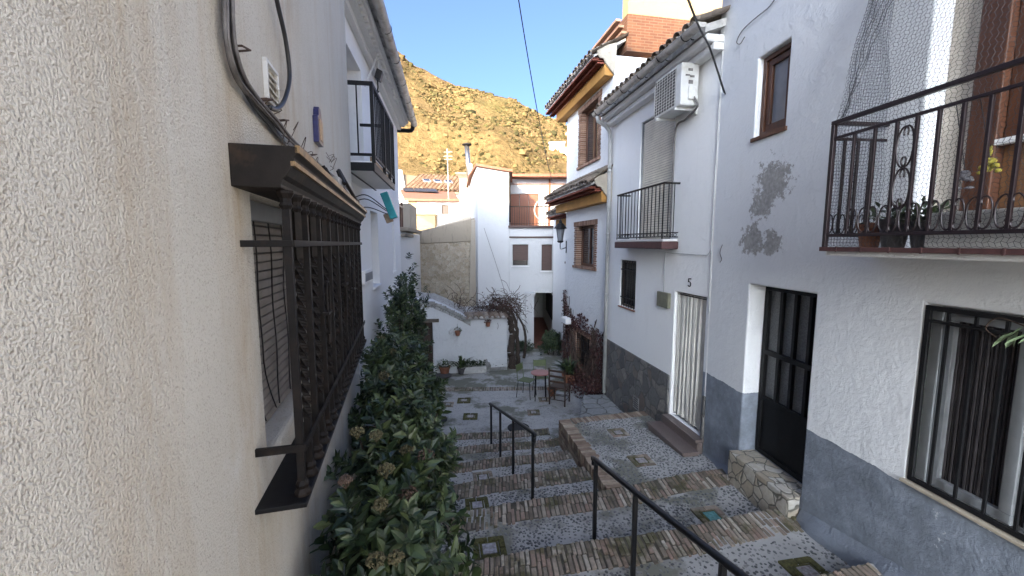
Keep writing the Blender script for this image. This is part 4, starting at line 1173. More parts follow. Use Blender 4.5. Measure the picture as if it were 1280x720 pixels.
# barred small window
wi = MB(); frame(wi, H5, 2.40, 3.10, -1.34, -.36, .04, -.11, -.05); wi = wi.build('small_window', M['wood_dark'], h5, bevel=.004)
mb = MB(); mb.wbox(H5, 2.44, 3.06, -1.30, -.40, -.10, -.085); mb.build('pane', M['glass'], wi)
mb = MB()
for k in range(6): mb.tube([H5.P(2.46 + k * .116, -1.345, -.015), H5.P(2.46 + k * .116, -.355, -.015)], .008, 6)
for z in (-1.15, -.55): mb.wbox(H5, 2.395, 3.105, z - .01, z + .01, -.02, -.008)
pieces(mb, 'bar', M['iron'], wi)
mb = MB(); mb.wbox(H5, 2.36, 3.14, -1.375, -1.352, -.05, .03); mb.build('sill', M['terracotta'], wi, bevel=.005)
# balcony with railing
bal = MB(); bal.wbox(H5, .90, 2.78, -.09, .035, 0, .30); bal = bal.build('balcony', simple('maroon_slab', (.075, .032, .032), .7, var=.2, bump=.2), h5, bevel=.015)
mb = MB(); mb.wbox(H5, .93, 2.75, .036, .075, 0, .27); mb.build('slab_top', M['white_old'], bal, bevel=.01)
rl = MB(); NZ = .275
for z in (.10, .17, .955): rl.wbox(H5, .93, 2.73, z, z + .016, NZ - .008, NZ + .008); rl.wbox(H5, .925, .94, z, z + .016, 0, NZ); rl.wbox(H5, 2.72, 2.735, z, z + .016, 0, NZ)
rl.tube([H5.P(.915, .975, NZ), H5.P(2.745, .975, NZ)], .014, 8); rl.tube([H5.P(.932, .975, NZ), H5.P(.932, .975, 0)], .012, 8); rl.tube([H5.P(2.728, .975, NZ), H5.P(2.728, .975, 0)], .012, 8)
rl = rl.build('railing', M['iron_brown'], bal)
mb = MB()
for k in range(15): mb.tube([H5.P(.94 + k * .127, .075 if k in (0, 7, 14) else .1, NZ), H5.P(.94 + k * .127, .96, NZ)], .0085 if k else .012, 6)
for k in range(2): mb.tube([H5.P(.932, .1, .09 + .1 * k), H5.P(.932, .96, .09 + .1 * k)], .0085, 6); mb.tube([H5.P(2.728, .1, .09 + .1 * k), H5.P(2.728, .96, .09 + .1 * k)], .0085, 6)
pieces(mb, 'bar', M['iron_brown'], bal)
mb = MB()
for k in range(14):
    c = .94 + (k + .5) * .127; pts = [H5.P(c + .035 * math.cos(a), .143 + .022 * math.sin(a), NZ) for a in [q * .6 for q in range(11)]]
    mb.tube(pts, .004, 5)
for k in range(3):
    c = .05 + k * .09; mb.tube([H5.P(.932, .143 + .022 * math.sin(a), c + .03 * math.cos(a)) for a in [q * .6 for q in range(11)]], .004, 5)
pieces(mb, 'scroll', M['iron_brown'], bal)
# roller blind of the balcony door
bl = MB()
for k in range(50): bl.wbox(H5, 1.20, 2.33, .05 + k * .0445, .05 + k * .0445 + .038, -.055, -.042)
bl = bl.build('roller_blind', M['blind'], h5, bevel=.004)
mb = MB(); mb.wbox(H5, 1.19, 2.34, .045, 2.29, -.125, -.10); mb.build('dark_backing', M['plastic_dark'], bl)
mb = MB(); mb.wbox(H5, 1.183, 1.215, .045, 2.295, -.06, -.02); mb.wbox(H5, 2.315, 2.347, .045, 2.295, -.06, -.02); pieces(mb, 'guide', M['alu'], bl)

# ------------------------------------------------------------------ rendered house with ochre eaves
h6 = thing('ochre_eaves_house', (H6.P(2, 0, -2).x, H6.P(2, 0, -2).y, -4.2), 'tall white house with ochre bands under tiled eaves and brick framed windows', 'house')
Wn = [(.80, 2.06, 2.10, 3.55), (.90, 2.26, -.63, .50), (1.02, 2.2, -3.47, -2.5)]
ops = [(a, b, c, d, .22) for a, b, c, d in Wn]
mb = MB(); wall_mesh(mb, H6, 0, 3.26, -4.3, 4.15, ops, 5.5); mb.build('wall', M['white_rough'], h6, weld=True, bevel=.02)
def brick_window(W, a, b, c, d, parent, wide=.17, grille=False, seed=0):
    rn = random.Random(seed); f = MB()
    for side in (0, 1):
        z = c
        while z < d - .01:
            w = wide + (.04 if int((z - c) / .055) % 2 else 0) * .5
            f.obox(W.P(a - w + .03 if side == 0 else b - .03, z, -.20), W.D * w, W.N * (.215 + rn.uniform(0, .01)), Z * .044); z += .055
    s = a - wide
    while s < b + wide:
        f.obox(W.P(s, d - .02, -.20), W.D * .05, W.N * (.22 + rn.uniform(0, .008)), Z * .13); s += .06
    s = a - wide
    while s < b + wide:
        f.obox(W.P(s, c - .062, -.20), W.D * .115, W.N * (.245 + rn.uniform(0, .006)), Z * .07); s += .125
    f = f.build('brick_window', M['brick_rev'], parent, bevel=.005)
    m2 = MB(); frame(m2, W, a + .031, b - .031, c + .011, d - .021, .07, -.215, -.14); m2.wbox(W, (a + b) / 2 - .03, (a + b) / 2 + .03, c + .08, d - .08, -.205, -.14); m2.build('frame', M['wood_red'] if not grille else M['wood_dark'], f, bevel=.005)
    m3 = MB(); m3.wbox(W, a + .08, b - .08, c + .08, d - .08, -.18, -.17); m3.build('pane', M['glass'], f)
    if grille:
        m4 = MB()
        for k in range(7): q = a + (b - a) * (k + .5) / 7; m4.tube([W.P(q, c, -.03), W.P(q, d, -.03)], .009, 5)
        for t in (.2, .5, .8): m4.wbox(W, a, b, c + (d - c) * t - .008, c + (d - c) * t + .008, -.04, -.03)
        m4.build('grille', M['iron'], f)
    return f
for k, (a, b, c, d) in enumerate(Wn): brick_window(H6, a, b, c, d, h6, grille=(k == 2), seed=k)
def eave(W, s0, s1, z, nout, parent, rise, run, far_hip=True, seed=1):
    """ochre band, red clay corbels, mortar bed and tiles"""
    o = MB(); o.wbox(W, s0, s1, z - .27, z - .03, .004, .22); o = o.build('ochre_band', M['ochre'], parent, bevel=.006)
    m2 = MB(); ang = math.atan2(rise, run); up = (-W.N * math.cos(ang) + Z * math.sin(ang))
    m2.obox(W.P(s0 - .02, z + .08, nout - .04), W.D * (s1 - s0 + .24), up * math.hypot(rise, run), Z * .06); r = m2.build('eave_roof', M['tile_mortar'], parent, bevel=.01)
    m3 = MB(); s = s0
    while s < s1 + .2:
        for row in range(2):
            n0, n1 = .22 + .14 * row, .36 + .13 * row + .02
            for k in range(5):
                a0, a1 = math.pi * k / 5, math.pi * (k + 1) / 5
                p = [W.P(s + .055 + .05 * math.cos(q), z - .03 + .055 * row + .05 * math.sin(q), n) for n in (n0, n1) for q in (a0, a1)]
                m3.add(p, [(0, 1, 3, 2)])
            pr = [W.P(s + .055 + .05 * math.cos(math.pi * k / 5), z - .03 + .055 * row + .05 * math.sin(math.pi * k / 5), n1) for k in range(6)]
            m3.add(pr, [tuple(range(6))])
        s += .115
    m3.wbox(W, s0, s1 + .2, z + .02, z + .035, .2, .36); m3.wbox(W, s0, s1 + .2, z + .065, z + .079, .2, nout - .03); m3.build('clay_corbels', M['red_corbel'], r)
    m4 = MB(); roof_tiles(m4, W.P(s0, z + .145, nout), W.D, up, s1 - s0 + .25, math.hypot(rise, run) + .1, .21, .4, .098, seed); m4.build('tiles', M['roof_tile'], r, smooth=True)
    m5 = MB(); c = 0
    while c < s1 - s0 + .1:
        q = W.P(s0 + c + .105, z + .15, nout + .0)
        pr = [q + W.D * (.08 * math.cos(math.pi * k / 6)) + Z * (-.0 + .10 * math.sin(math.pi * k / 6)) for k in range(7)]
        m5.prism(pr, -W.N * .06); c += .21
    m5.build('mortar_plug', M['pale_mortar'], r)
    return r
eave(H6, .0, 3.62, 3.98, .52, h6, .40, .74, seed=21)
eave(H6, .0, 3.62, 1.22, .52, h6, .36, .52, seed=22)
# mortar gable ends of the two eaves, seen from the street
mb = MB()
for z in (3.98, 1.22):
    prof = [(0, z - .27), (.20, z - .05), (.27, z + .06), (.34, z + .06), (.40, z + .12), (.43, z + .28), (-.05, z + .42)]
    mb.prism([H6.P(-.06, zz, n) for n, zz in prof], H6.D * .055)
pieces(mb, 'mortar_end', M['cement_wall'], h6, bevel=.015)
# recessed second bay beyond
mb = MB(); W7 = Wall(H6.P(3.26, 0, -.45), H6.D, 'right')
wall_mesh(mb, W7, .001, 2.9, -4.3, .98, [(.55, 1.15, -.62, .42, .2)], 4.0); mb.build('far_bay', M['white'], h6, weld=True, bevel=.02)
brick_window(W7, .55, 1.15, -.62, .42, h6, .1, seed=9)
eave(W7, .06, 1.85, .86, .5, h6, .4, .6, seed=23)
# gable above the neighbouring roof: white render, exposed brick, pale render
e1 = H6.N * -1.0
GE = Wall(H6.P(-.004, 0, 0), (e1.x, e1.y), 'right')    # runs to the right; its outward side faces down the street
if GE.N.dot(Vector((0, -1, 0))) < 0: GE.N = -GE.N
mb = MB(); mb.obox(GE.P(.28, 4.25, .02), GE.D * 5.2, -GE.N * 5.4, Z * .78); mb.build('brick_attic', M['brick_wall'], h6, bevel=.01)
mb = MB(); mb.obox(GE.P(.30, 5.032, .0), GE.D * 5.0, -GE.N * .3, Z * .62); mb.obox(GE.P(.26, 5.653, .05), GE.D * 5.1, -GE.N * .42, Z * .07); at = mb.build('attic_render', M['yellow_render'], h6, bevel=.01)
mb = MB()
for k in range(3): mb.obox(H6.P(.0, 4.62 + .12 * k, -.28 + .07 * k), H6.D * 5.2, H6.N * .12, Z * .05)
mb.build('attic_cornice', M['brick_rev'], h6)
# ------------------------------------------------------------------ far end of the street
YB = 15.8
def bp(px, py, Y=YB): return at_depth(px, py, Y)
FB = Wall((0, YB), (1, 0), 'right'); FB.N = Vector((0, -1, 0))      # s = x, facing the camera
# tall white tower house
tw = thing('tower_house', (-.7, 17, Z0), 'tall narrow white house at street end, its top catching the sun', 'house')
xl, xr = bp(597, 300).x, bp(636.5, 300).x; zl_, zr_ = bp(597, 208).z, bp(636, 215).z
q590 = at_depth(590, 218, 17.3)
mb = MB()
base = [(xl, YB), (xr, YB), (xr, 20.5), (q590.x - .5, 20.5), (q590.x, 17.3)]
def zt(x): return zl_ + (zr_ - zl_) * (x - xl) / (xr - xl) if x >= xl else zl_ - (xl - x) * .35
n = len(base)
mb.add([(x, y, -4.3) for x, y in base] + [(x, y, zt(x)) for x, y in base], [tuple(range(n - 1, -1, -1)), tuple(range(n, 2 * n))] + [(i, (i + 1) % n, n + (i + 1) % n, n + i) for i in range(n)])
mb.build('wall', M['white_far'], tw, bevel=.015)
mb = MB()
rp = [(xl - .02, YB - .16), (xr + .12, YB - .16), (xr + .12, 20.6), (q590.x - .65, 20.6), (q590.x - .14, 17.2)]
def zr2(x): return zt(x) + .004
mb.add([(x, y, zr2(x)) for x, y in rp] + [(x, y, zr2(x) + .09) for x, y in rp], [tuple(range(n - 1, -1, -1)), tuple(range(n, 2 * n))] + [(i, (i + 1) % n, n + (i + 1) % n, n + i) for i in range(n)])
mb.build('roof', M['terracotta'], tw)
mb = MB(); mb.tube([(xr + .02, YB - .06, zr_ - .02), (xr + .03, YB - .06, .8)], .035, 8); mb.build('downpipe', M['iron_brown'], tw)
mb = MB(); mb.tube([(xl + .25, YB - .02, .6), (xl + .65, YB - .03, -.6), (xl + 1.15, YB - .02, -2.2)], .008, 5); tag(mb.build('slack_cable', M['cable_grey']), 'thin grey cable slanting down across the white tower wall', 'cable')
# terrace house with the passage
th = thing('terrace_house', (1.2, 18, Z0), 'white house at street end with sunlit terrace above a dark covered passage', 'house')
x0 = xr + .003; x1 = 2.6
def fx(px): return bp(px, 300).x
def fz(py): return bp(660, py).z
zf = fz(282)
ops = [(fx(640.5), fx(660.5), fz(332), fz(305.5), .14), (fx(677), fx(690.5), fz(338.5), fz(305.5), .14), (fx(668), fx(695), -4.3, fz(366), 6.0)]
mb = MB(); wall_mesh(mb, FB, x0, x1, -4.3, zf - .08, ops, 7.0); mb.build('wall', M['white_far'], th, weld=True)
mb = MB(); mb.box(x0 - .04, x1, YB - .10, YB + 7, zf - .078, zf); mb.box(x0, x1, YB - .04, YB - .003, fz(297.5), fz(295.5)); mb.build('terrace_slab', M['shutter'], th, bevel=.006)
for (a, b, c, d, _) in ops[:2]:
    f = MB(); f.wbox(FB, a + .01, b - .01, c + (.2 if b < 1 else .01), d - .01, -.10, -.06); f = f.build('window_shutter', M['shutter'], th)
    m2 = MB(); m2.wbox(FB, a + .02, b - .02, c + .01, d - .02, -.135, -.11); m2.build('pane', M['glass'], f)
    m2 = MB(); m2.wbox(FB, a - .04, b + .04, c - .04, c - .003, 0, .05); m2.build('sill', M['white'], f)
# terrace: back wall, doors, roof
TW = Wall((0, 18.4), (1, 0), 'right'); TW.N = Vector((0, -1, 0))
ze = at_depth(660, 222, 17.9).z
da, db = at_depth(630, 300, 18.4).x, at_depth(673, 300, 18.4).x; dz = at_depth(650, 242, 18.4).z
mb = MB(); wall_mesh(mb, TW, x0, 5.5, zf, ze + .02, [(x0 + .02, db, zf, dz, .12)], .3); mb.build('terrace_wall', M['white_far'], th, weld=True)
mb = MB()
nd = 3; w = (db - x0 - .04) / nd
for k in range(nd): mb.wbox(TW, x0 + .03 + k * w, x0 + .02 + (k + 1) * w - .01, zf + .02, dz - .02, -.08, -.04)
d_ = mb.build('terrace_door', M['shutter_red'], th, bevel=.008)
mb = MB(); mb.box(x0 - .1, 5.6, 17.75, 22, ze + .025, ze + .14); mb.wbox(TW, x0, 5.5, ze - .22, ze - .19, .003, .05); mb.wbox(TW, x0 + 1.72, x0 + 1.8, zf, ze, .003, .09); mb.build('roof', M['terracotta'], th)
mb = MB(); yr = YB + .06; t_ = fz(258)
mb.tube([(x0, yr, t_), (1.45, yr, t_)], .018, 6); mb.tube([(x0, yr, zf + .07), (1.45, yr, zf + .07)], .012, 6)
for k in range(17): mb.tube([(x0 + .02 + k * .092, yr, zf), (x0 + .02 + k * .092, yr, t_)], .009, 5)
rl = mb.build('terrace_railing', M['iron_brown'], th)
mb = MB(); cx = fx(671); pts = [(cx + .13, yr - .05, t_ + .25), (cx - .02, yr - .05, t_ + .12), (cx - .1, yr - .05, t_ - .12), (cx - .04, yr - .05, t_ - .35), (cx + .1, yr - .05, t_ - .5)]
mb.tube(smooth_path([Vector(p) for p in pts]), .022, 6); mb.tube(smooth_path([Vector((2 * cx + .18 - p[0], p[1], p[2])) for p in pts]), .022, 6); mb.build('white_scroll', M['plastic_white'], rl)
mb = MB(); mb.box(fx(657.5), fx(667.5), YB - .32, YB - .003, -4.3, fz(368)); mb.box(fx(656), fx(669), YB - .36, YB - .003, fz(368), fz(365)); mb.build('pillar', M['white_far'], th, bevel=.012)
px0, px1 = fx(668), fx(695)
mb = MB(); mb.box(px0 + .01, px1 - .01, YB - .5, YB + 5.9, Z0 - .02, Z0 + .05); mb.build('passage_floor', M['red_floor'], th)
f = MB(); f.box(px1 - .05, px1 - .003, YB + .9, YB + 3.6, -3.15, -2.15); f = f.build('passage_window', M['wood_dark'], th)
mb = MB()
for k in range(9): mb.box(px1 - .075, px1 - .06, YB + 1.0 + k * .3, YB + 1.03 + k * .3, -3.13, -2.17)
mb.build('bar', M['iron'], f)
# stone wall on the left of the tower
sw = thing('stone_wall', (-2.7, 16.7, Z0), 'tan rubble wall with dark rendered top sloping up to the white tower', 'wall')
a, b = at_depth(526, 289, 16.6), at_depth(591, 272, 16.6); m_ = at_depth(526, 305, 16.6).z
mb = MB(); mb.prism([(a.x - .2, 16.6, -4.3), (b.x + .1, 16.6, -4.3), (b.x + .1, 16.6, m_ + .1), (a.x - .2, 16.6, m_)], (0, .5, 0)); mb.build('rubble', M['rubble'], sw)
mb = MB(); mb.prism([(a.x - .2, 16.57, m_ + .002), (b.x + .1, 16.57, m_ + .102), (b.x + .1, 16.57, b.z), (a.x - .2, 16.57, a.z - .02)], (0, .5, 0)); mb.build('rendered_top', M['cement_dark'], sw, bevel=.03)
mb = MB(); mb.prism([(b.x - .25, 16.4, -4.3), (b.x + .1, 16.4, -4.3), (b.x + .15, 16.4, b.z - .1), (b.x - .05, 16.4, b.z - .1)], (0, .16, 0)); mb.build('buttress', M['cement_wall'], sw, bevel=.03)

# chimney block, flue and mast
cbk = thing('brown_block', (-2.3, 20, 0), 'old brown rendered chimney stack behind the stone wall, half in sun', 'chimney')
mb = MB(); a, b = at_depth(575, 300, 19.5), at_depth(592, 300, 19.5); zt_ = at_depth(580, 222, 19.5).z
mb.box(a.x, b.x, 19.5, 21, -4.3, zt_); mb.build('stack', M['cement_wall'], cbk, bevel=.02)
mb = MB()
for k in range(3): mb.box(a.x - .05 - .06 * k, b.x + .05, 19.45 - .05 * k, 21.05, zt_ + .002 + .075 * k, zt_ + .07 + .075 * k)
mb.build('brick_cap', M['brick_rev'], cbk)
fl = thing('flue_pipe', (at_depth(585, 225, 19.2).x, 19.2, at_depth(585, 228, 19.2).z), 'tall shiny steel flue pipe with conical cap beside the tower', 'flue')
mb = MB(); p0, p1 = at_depth(587, 228, 19.2), at_depth(583.5, 183, 19.2); mb.tube([p0, p1], .11, 12); mb.build('pipe', M['steel'], fl, smooth=True)
mb = MB(); mb.lathe([(.13, 0), (.13, .02), (.22, .06), (.22, .09), (.03, .16)], p1, 12); mb.build('cap', M['iron_brown'], fl)
mb = MB(); mb.tube([at_depth(588, 236, 19.1), at_depth(588, 205, 19.1)], .1, 8); mb.build('lagging', M['cloth'], fl)
am = thing('antenna_mast', (at_depth(560, 250, 21).x, 21, at_depth(560, 250, 21).z), 'thin bare antenna mast rising above the far roofs', 'mast')
mb = MB(); mb.tube([at_depth(561, 262, 21), at_depth(559, 186, 21)], .022, 6); mb.build('pole', M['galv'], am)
mb = MB(); q = at_depth(560, 190, 21)
for dz in (0, .2, .35): mb.tube([q + Vector((-.22, 0, -dz)), q + Vector((.22, 0, -dz))], .008, 4)
mb.build('element', M['galv'], am)

# houses between the street and the hill
M['pantile'] = island_mat('sunlit_pantile', [(0, (.24, .15, .08)), (1, (.40, .27, .15))], .9, .6, 6, .05)
fh = thing('skylight_house', (-5, 32, -2), 'sunlit house with a tan tiled roof holding three skylights', 'house')
Y1, Y2 = 29, 34
a, b, c, d = at_depth(507, 237, Y1), at_depth(590, 241, Y1), at_depth(590, 226.5, Y2), at_depth(502.5, 218, Y2)
mb = MB(); up = (c - b); L_ = (b - a).length
mb.prism([a, b, c, d], (0, 0, -.12)); r = mb.build('roof', M['pantile'], fh)
mb = MB(); roof_tiles(mb, a + Vector((0, -.1, .04)), b - a, (d - a) + Vector(((b - a).normalized() * -(d - a).dot((b - a).normalized()))), L_, (d - a).length * .97, .3, .55, .13, 31); mb.build('tiles', M['roof_tile_warm'], r, smooth=True)
mb = MB(); g0 = at_depth(499, 219, Y1 + 2); mb.box(a.x - .55, b.x, Y1 + .3, Y2 + 3, -4.3, a.z + .02); mb.prism([(a.x - .55, Y1 + .3, a.z), (a.x - .1, Y1 + .3, a.z), (d.x, Y2, d.z + .15), (d.x - .5, Y2, d.z + .15)], (0, 0, .2)); mb.build('wall', M['white'], fh)
for px, py in ((533.5, 227.5), (547, 229), (560.5, 230)):
    t = .5; base_ = a * (1 - t) + d * t; q = at_depth(px, py, 31.3); nrm = (b - a).cross(d - a).normalized(); nrm = nrm if nrm.z > 0 else -nrm
    u_, v_ = (b - a).normalized(), (d - a).normalized()
    q = q + nrm * ((a - q).dot(nrm) + .13)
    m2 = MB(); m2.obox(q - u_ * .28 - v_ * .38, u_ * .56, v_ * .76, nrm * .1); f = m2.build('skylight', M['alu'], fh); m3 = MB(); m3.obox(q - u_ * .2 - v_ * .3 + nrm * .1, u_ * .4, v_ * .6, nrm * .012); m3.build('pane', M['glass'], f)
sh = thing('solar_roof_house', (-4.5, 26, -2), 'low sunlit house carrying dark solar panels on an orange roof', 'house')
Y1, Y2 = 23, 26.5
a, b, c, d = at_depth(506, 248, Y1), at_depth(574, 249.5, Y1), at_depth(568, 240, Y2), at_depth(500, 236.5, Y2)
mb = MB(); mb.prism([a, b, c, d], (0, 0, -.12)); r = mb.build('roof', M['terracotta'], sh)
u_ = (b - a).normalized(); nrm = (b - a).cross(d - a).normalized(); nrm = nrm if nrm.z > 0 else -nrm
mb = MB()
for k in range(3): mb.obox(a * .35 + d * .65 + u_ * (.15 + .7 * k) + nrm * .06, u_ * .66, (d - a) * .3, nrm * .04)
mb.build('solar_panel', M['solar'], r)
mb = MB(); mb.box(a.x + .1, b.x - .1, Y1 + .25, Y2, -4.3, a.z - .06); mb.build('wall', M['yellow_render'], sh)
lh = thing('small_white_house', (-3.9, 21, -2), 'small sunlit white house with one dark window below solar roof', 'house')
Y1 = 20.5; a, b = at_depth(521, 252, Y1), at_depth(576, 252, Y1); m_ = at_depth(545.5, 252, Y1).x
HW = Wall((0, Y1), (1, 0), 'right'); HW.N = Vector((0, -1, 0))
mb = MB(); wall_mesh(mb, HW, a.x, b.x + .3, -4.3, a.z, [(at_depth(547, 0, Y1).x, at_depth(557, 0, Y1).x, at_depth(0, 268, Y1).z, at_depth(0, 256, Y1).z, .2)], 2.3); mb.build('wall', M['white'], lh, weld=True)
mb = MB(); mb.wbox(HW, at_depth(547, 0, Y1).x + .01, at_depth(557, 0, Y1).x - .01, at_depth(0, 268, Y1).z, at_depth(0, 256, Y1).z, -.16, -.1); mb.build('window', M['wood_dark'], lh)
mb = MB(); mb.box(a.x - .1, b.x, Y1 - .3, Y1 + 2.4, a.z + .002, a.z + .1); mb.build('roof', M['terracotta'], lh)
mb = MB(); q = at_depth(521, 270, Y1); mb.box(a.x - .1, m_, Y1 - .5, Y1 - .003, -4.3, q.z); mb.box(a.x - .15, m_ + .04, Y1 - .55, Y1 - .003, q.z + .002, q.z + .08); mb.build('porch', M['yellow_render'], lh)
pk = thing('garden_parapet', (-2.5, 18.3, Z0), 'low pinkish parapet wall above the stone wall, by the stack', 'wall')
a, b = at_depth(540, 285, 18.2), at_depth(593, 268, 18.2)
mb = MB(); mb.prism([(a.x, 18.2, -4.3), (b.x, 18.2, -4.3), (b.x, 18.2, b.z), (a.x, 18.2, a.z)], (0, .25, 0)); mb.build('body', M['cement_wall'], pk, bevel=.02)

# houses high on the hill
def hill_house(px, py, w, h, lab):
    Y = 80
    for k in range(240):
        q = at_depth(px, py, Y)
        if hill_z(q.x, Y) >= q.z: break
        Y += .6
    z = hill_z(q.x, Y) - .5; t = thing('hillside_house', (q.x, Y, z), lab, 'house', 'little white houses on the hillside')
    W_ = Wall((q.x, Y), (1, -.15), 'right'); W_.N = Vector((-.15, -1, 0)).normalized()
    mb = MB(); mb.wbox(W_, -w / 2, w / 2, z - 1.5, z + h, -2.5, 0); mb.build('wall', M['white'], t)
    mb = MB(); mb.prism([W_.P(-w / 2 - .2, z + h + .01, .3), W_.P(-w / 2 - .2, z + h + .01, -2.8), W_.P(-w / 2 - .2, z + h + .9, -1.4)], W_.D * (w + .4)); mb.build('roof', M['terracotta'] if w < 3 else M['white'], t)
    mb = MB()
    for k in range(2): mb.wbox(W_, -w * .25 + k * w * .35, -w * .25 + k * w * .35 + .6, z + h * .35, z + h * .8, -.02, .02)
    mb.build('window', M['glass'], t)
hill_house(696, 188, 4.5, 2.2, 'larger of the little white houses on hillside, beside the ochre eaved house')
hill_house(705, 193, 3.0, 1.8, 'lowest little white house on hillside right against the ochre eaved house')
hill_house(711, 171, 2.6, 1.8, 'highest little white house on the hillside at the right')

# ------------------------------------------------------------------ white shed in front of the tower
shd = thing('shed', (-1.5, 12.6, Z0), 'low whitewashed lean-to shed with a tile edge and pots along its foot', 'shed')
SW = Wall((-3.15, 12.03), (3.0, .62), 'right'); SW.N = Vector((SW.D.y, -SW.D.x, 0))
def sp(px, py): return SW.sz(px, py)
sR = sp(634, 430)[0]; zt1 = sp(612, 398)[1]
dl, dr_ = sp(517, 430)[0], sp(541, 430)[0]; zd = sp(541, 403)[1]
tops = [(sR, zt1), (sp(588, 398)[0], zt1), (sp(574, 391)[0], sp(574, 391)[1]), (sp(558, 383)[0], sp(558, 383)[1]), (sp(541, 376)[0], sp(541, 376)[1]), (dl - .3, sp(530, 372)[1])]
poly = [(dl - .3, -4.3), (dl, -4.3), (dl, zd), (dr_, zd), (dr_, -4.3), (sR, -4.3)] + tops
mb = MB(); mb.prism([SW.P(s, z, 0) for s, z in poly], -SW.N * .4)
mb.prism([SW.P(sR, -4.3, -.02), SW.P(sR, zt1 - .05, -.02), SW.P(sR, zt1 + .15, -2.6), SW.P(sR, -4.3, -2.6)], -SW.D * .35)
mb.build('wall', whitewash('shed_lime', (.66, .67, .67), (.35, .33, .29), .9, .9), shd, bevel=.03)
mb = MB()
tl = [SW.P(s, z - .02, .02) for s, z in tops[1:]]; bk = [SW.P(s + .1, z - .02, -2.0) for s, z in tops[1:]]
n = len(tl); mb.add(tl + bk + [p - Z * .2 for p in tl + bk], [(i, i + 1, n + i + 1, n + i) for i in range(n - 1)] + [(2 * n + i, 3 * n + i, 3 * n + i + 1, 2 * n + i + 1) for i in range(n - 1)] + [(i + 1, i, 2 * n + i, 2 * n + i + 1) for i in range(n - 1)] + [(n + i, n + i + 1, 3 * n + i + 1, 3 * n + i) for i in range(n - 1)])
s0 = tops[1][0]; mb.obox(SW.P(s0, zt1 - .1, -.05), SW.D * (sR - s0), -SW.N * 2.4, Z * .12)
mb.build('limed_roof', M['rubble_white'], shd)
mb = MB(); roof_tiles(mb, SW.P(s0 - .1, zt1 + .02, .13), SW.D, -SW.N * .97 + Z * .22, sR - s0 + .15, .55, .17, .4, .075, 41); mb.build('tile_edge', M['roof_tile'], shd, smooth=True)
mb = MB()
for k in range(int((sR - s0 + .15) / .17)):
    q = SW.P(s0 - .1 + .17 * k + .085, zt1 + .02, .13)
    mb.prism([q + SW.D * (.062 * math.cos(math.pi * j / 6)) + Z * (.075 * math.sin(math.pi * j / 6)) for j in range(7)], -SW.N * .05)
mb.build('mortar_plug', M['pale_mortar'], shd)
mb = MB()
rnd = random.Random(44); s = dl - .3
for (a, b) in zip(tops[1:-1], tops[2:]):
    for k in range(6):
        t = k / 6; s, z = a[0] + (b[0] - a[0]) * t, a[1] + (b[1] - a[1]) * t
        mb.obox(SW.P(s, z - .06, -.02), SW.D * -.17, SW.N * rnd.uniform(.07, .11), Z * rnd.uniform(.05, .08))
mb.build('stone_edge', M['stone'], shd, bevel=.012)
mb = MB(); mb.wbox(SW, dl + .02, dr_ - .02, -4.0, zd - .02, -.3, -.24)
for k in range(4): mb.wbox(SW, dl + .03 + k * .16, dl + .17 + k * .16, -3.98, zd - .03, -.239, -.225)
mb.build('plank_door', M['wood_dark'], shd)
mb = MB(); mb.wbox(SW, dl - .2, dr_ + .2, zd + .003, zd + .11, -.1, .04); mb.build('lintel', simple('grey_timber', (.12, .10, .08), .9, var=.3), shd, bevel=.01)
mb = MB()
for k in range(6): mb.obox(SW.P(sR - .02 - rnd.uniform(.2, .4), -3.85 + k * .2, .0), SW.D * .4, SW.N * .012, Z * .012)
mb.build('course', M['white_old'], shd)
# ------------------------------------------------------------------ handrails
def handrail(pts, posts, label):
    t = thing('handrail', (posts[0][0].x, posts[0][0].y, posts[0][1]), label, 'handrail', 'black steel handrails on the steps')
    mb = MB(); mb.tube(smooth_path(pts, 5) if len(pts) > 3 else pts, .026, 14); mb.build('rail', M['rail'], t, smooth=True)
    for top, zb in posts:
        mb = MB(); mb.box(top.x - .019, top.x + .019, top.y - .019, top.y + .019, zb - .05, top.z - .004)
        p = mb.build('post', M['rail'], t, bevel=.003)
    return t
def on_rail(a, b, y): t = (y - a.y) / (b.y - a.y); return a + (b - a) * t
a, b = Vector((.85, 3.98, -2.215)), Vector((1.66, .9, -1.69))
P_ = [a + Vector((.0, .03, -.06)), a + Vector((0, .025, -.012)), a + Vector((.01, 0, 0)), on_rail(a, b, 3.2), on_rail(a, b, 2.1), b]
handrail(P_, [(on_rail(a, b, y), z) for y, z in ((3.95, -3.13), (3.24, -2.94), (2.3, -2.76), (1.2, -2.59))], 'nearer black steel handrail running out of the bottom of the picture')
a, b = Vector((.27, 4.92, -2.375)), Vector((-.40, 7.39, -2.995))
P_ = [a + Vector((.005, -.045, -.10)), a + Vector((.005, -.04, -.03)), a + Vector((0, -.005, 0)), on_rail(a, b, 5.6), on_rail(a, b, 6.6), b, b + Vector((-.01, .03, -.02))]
handrail(P_, [(on_rail(a, b, y), z) for y, z in ((4.94, -3.30), (5.85, -3.47), (6.65, -3.64), (7.36, -3.81))], 'farther black steel handrail standing wholly on the middle of the steps')

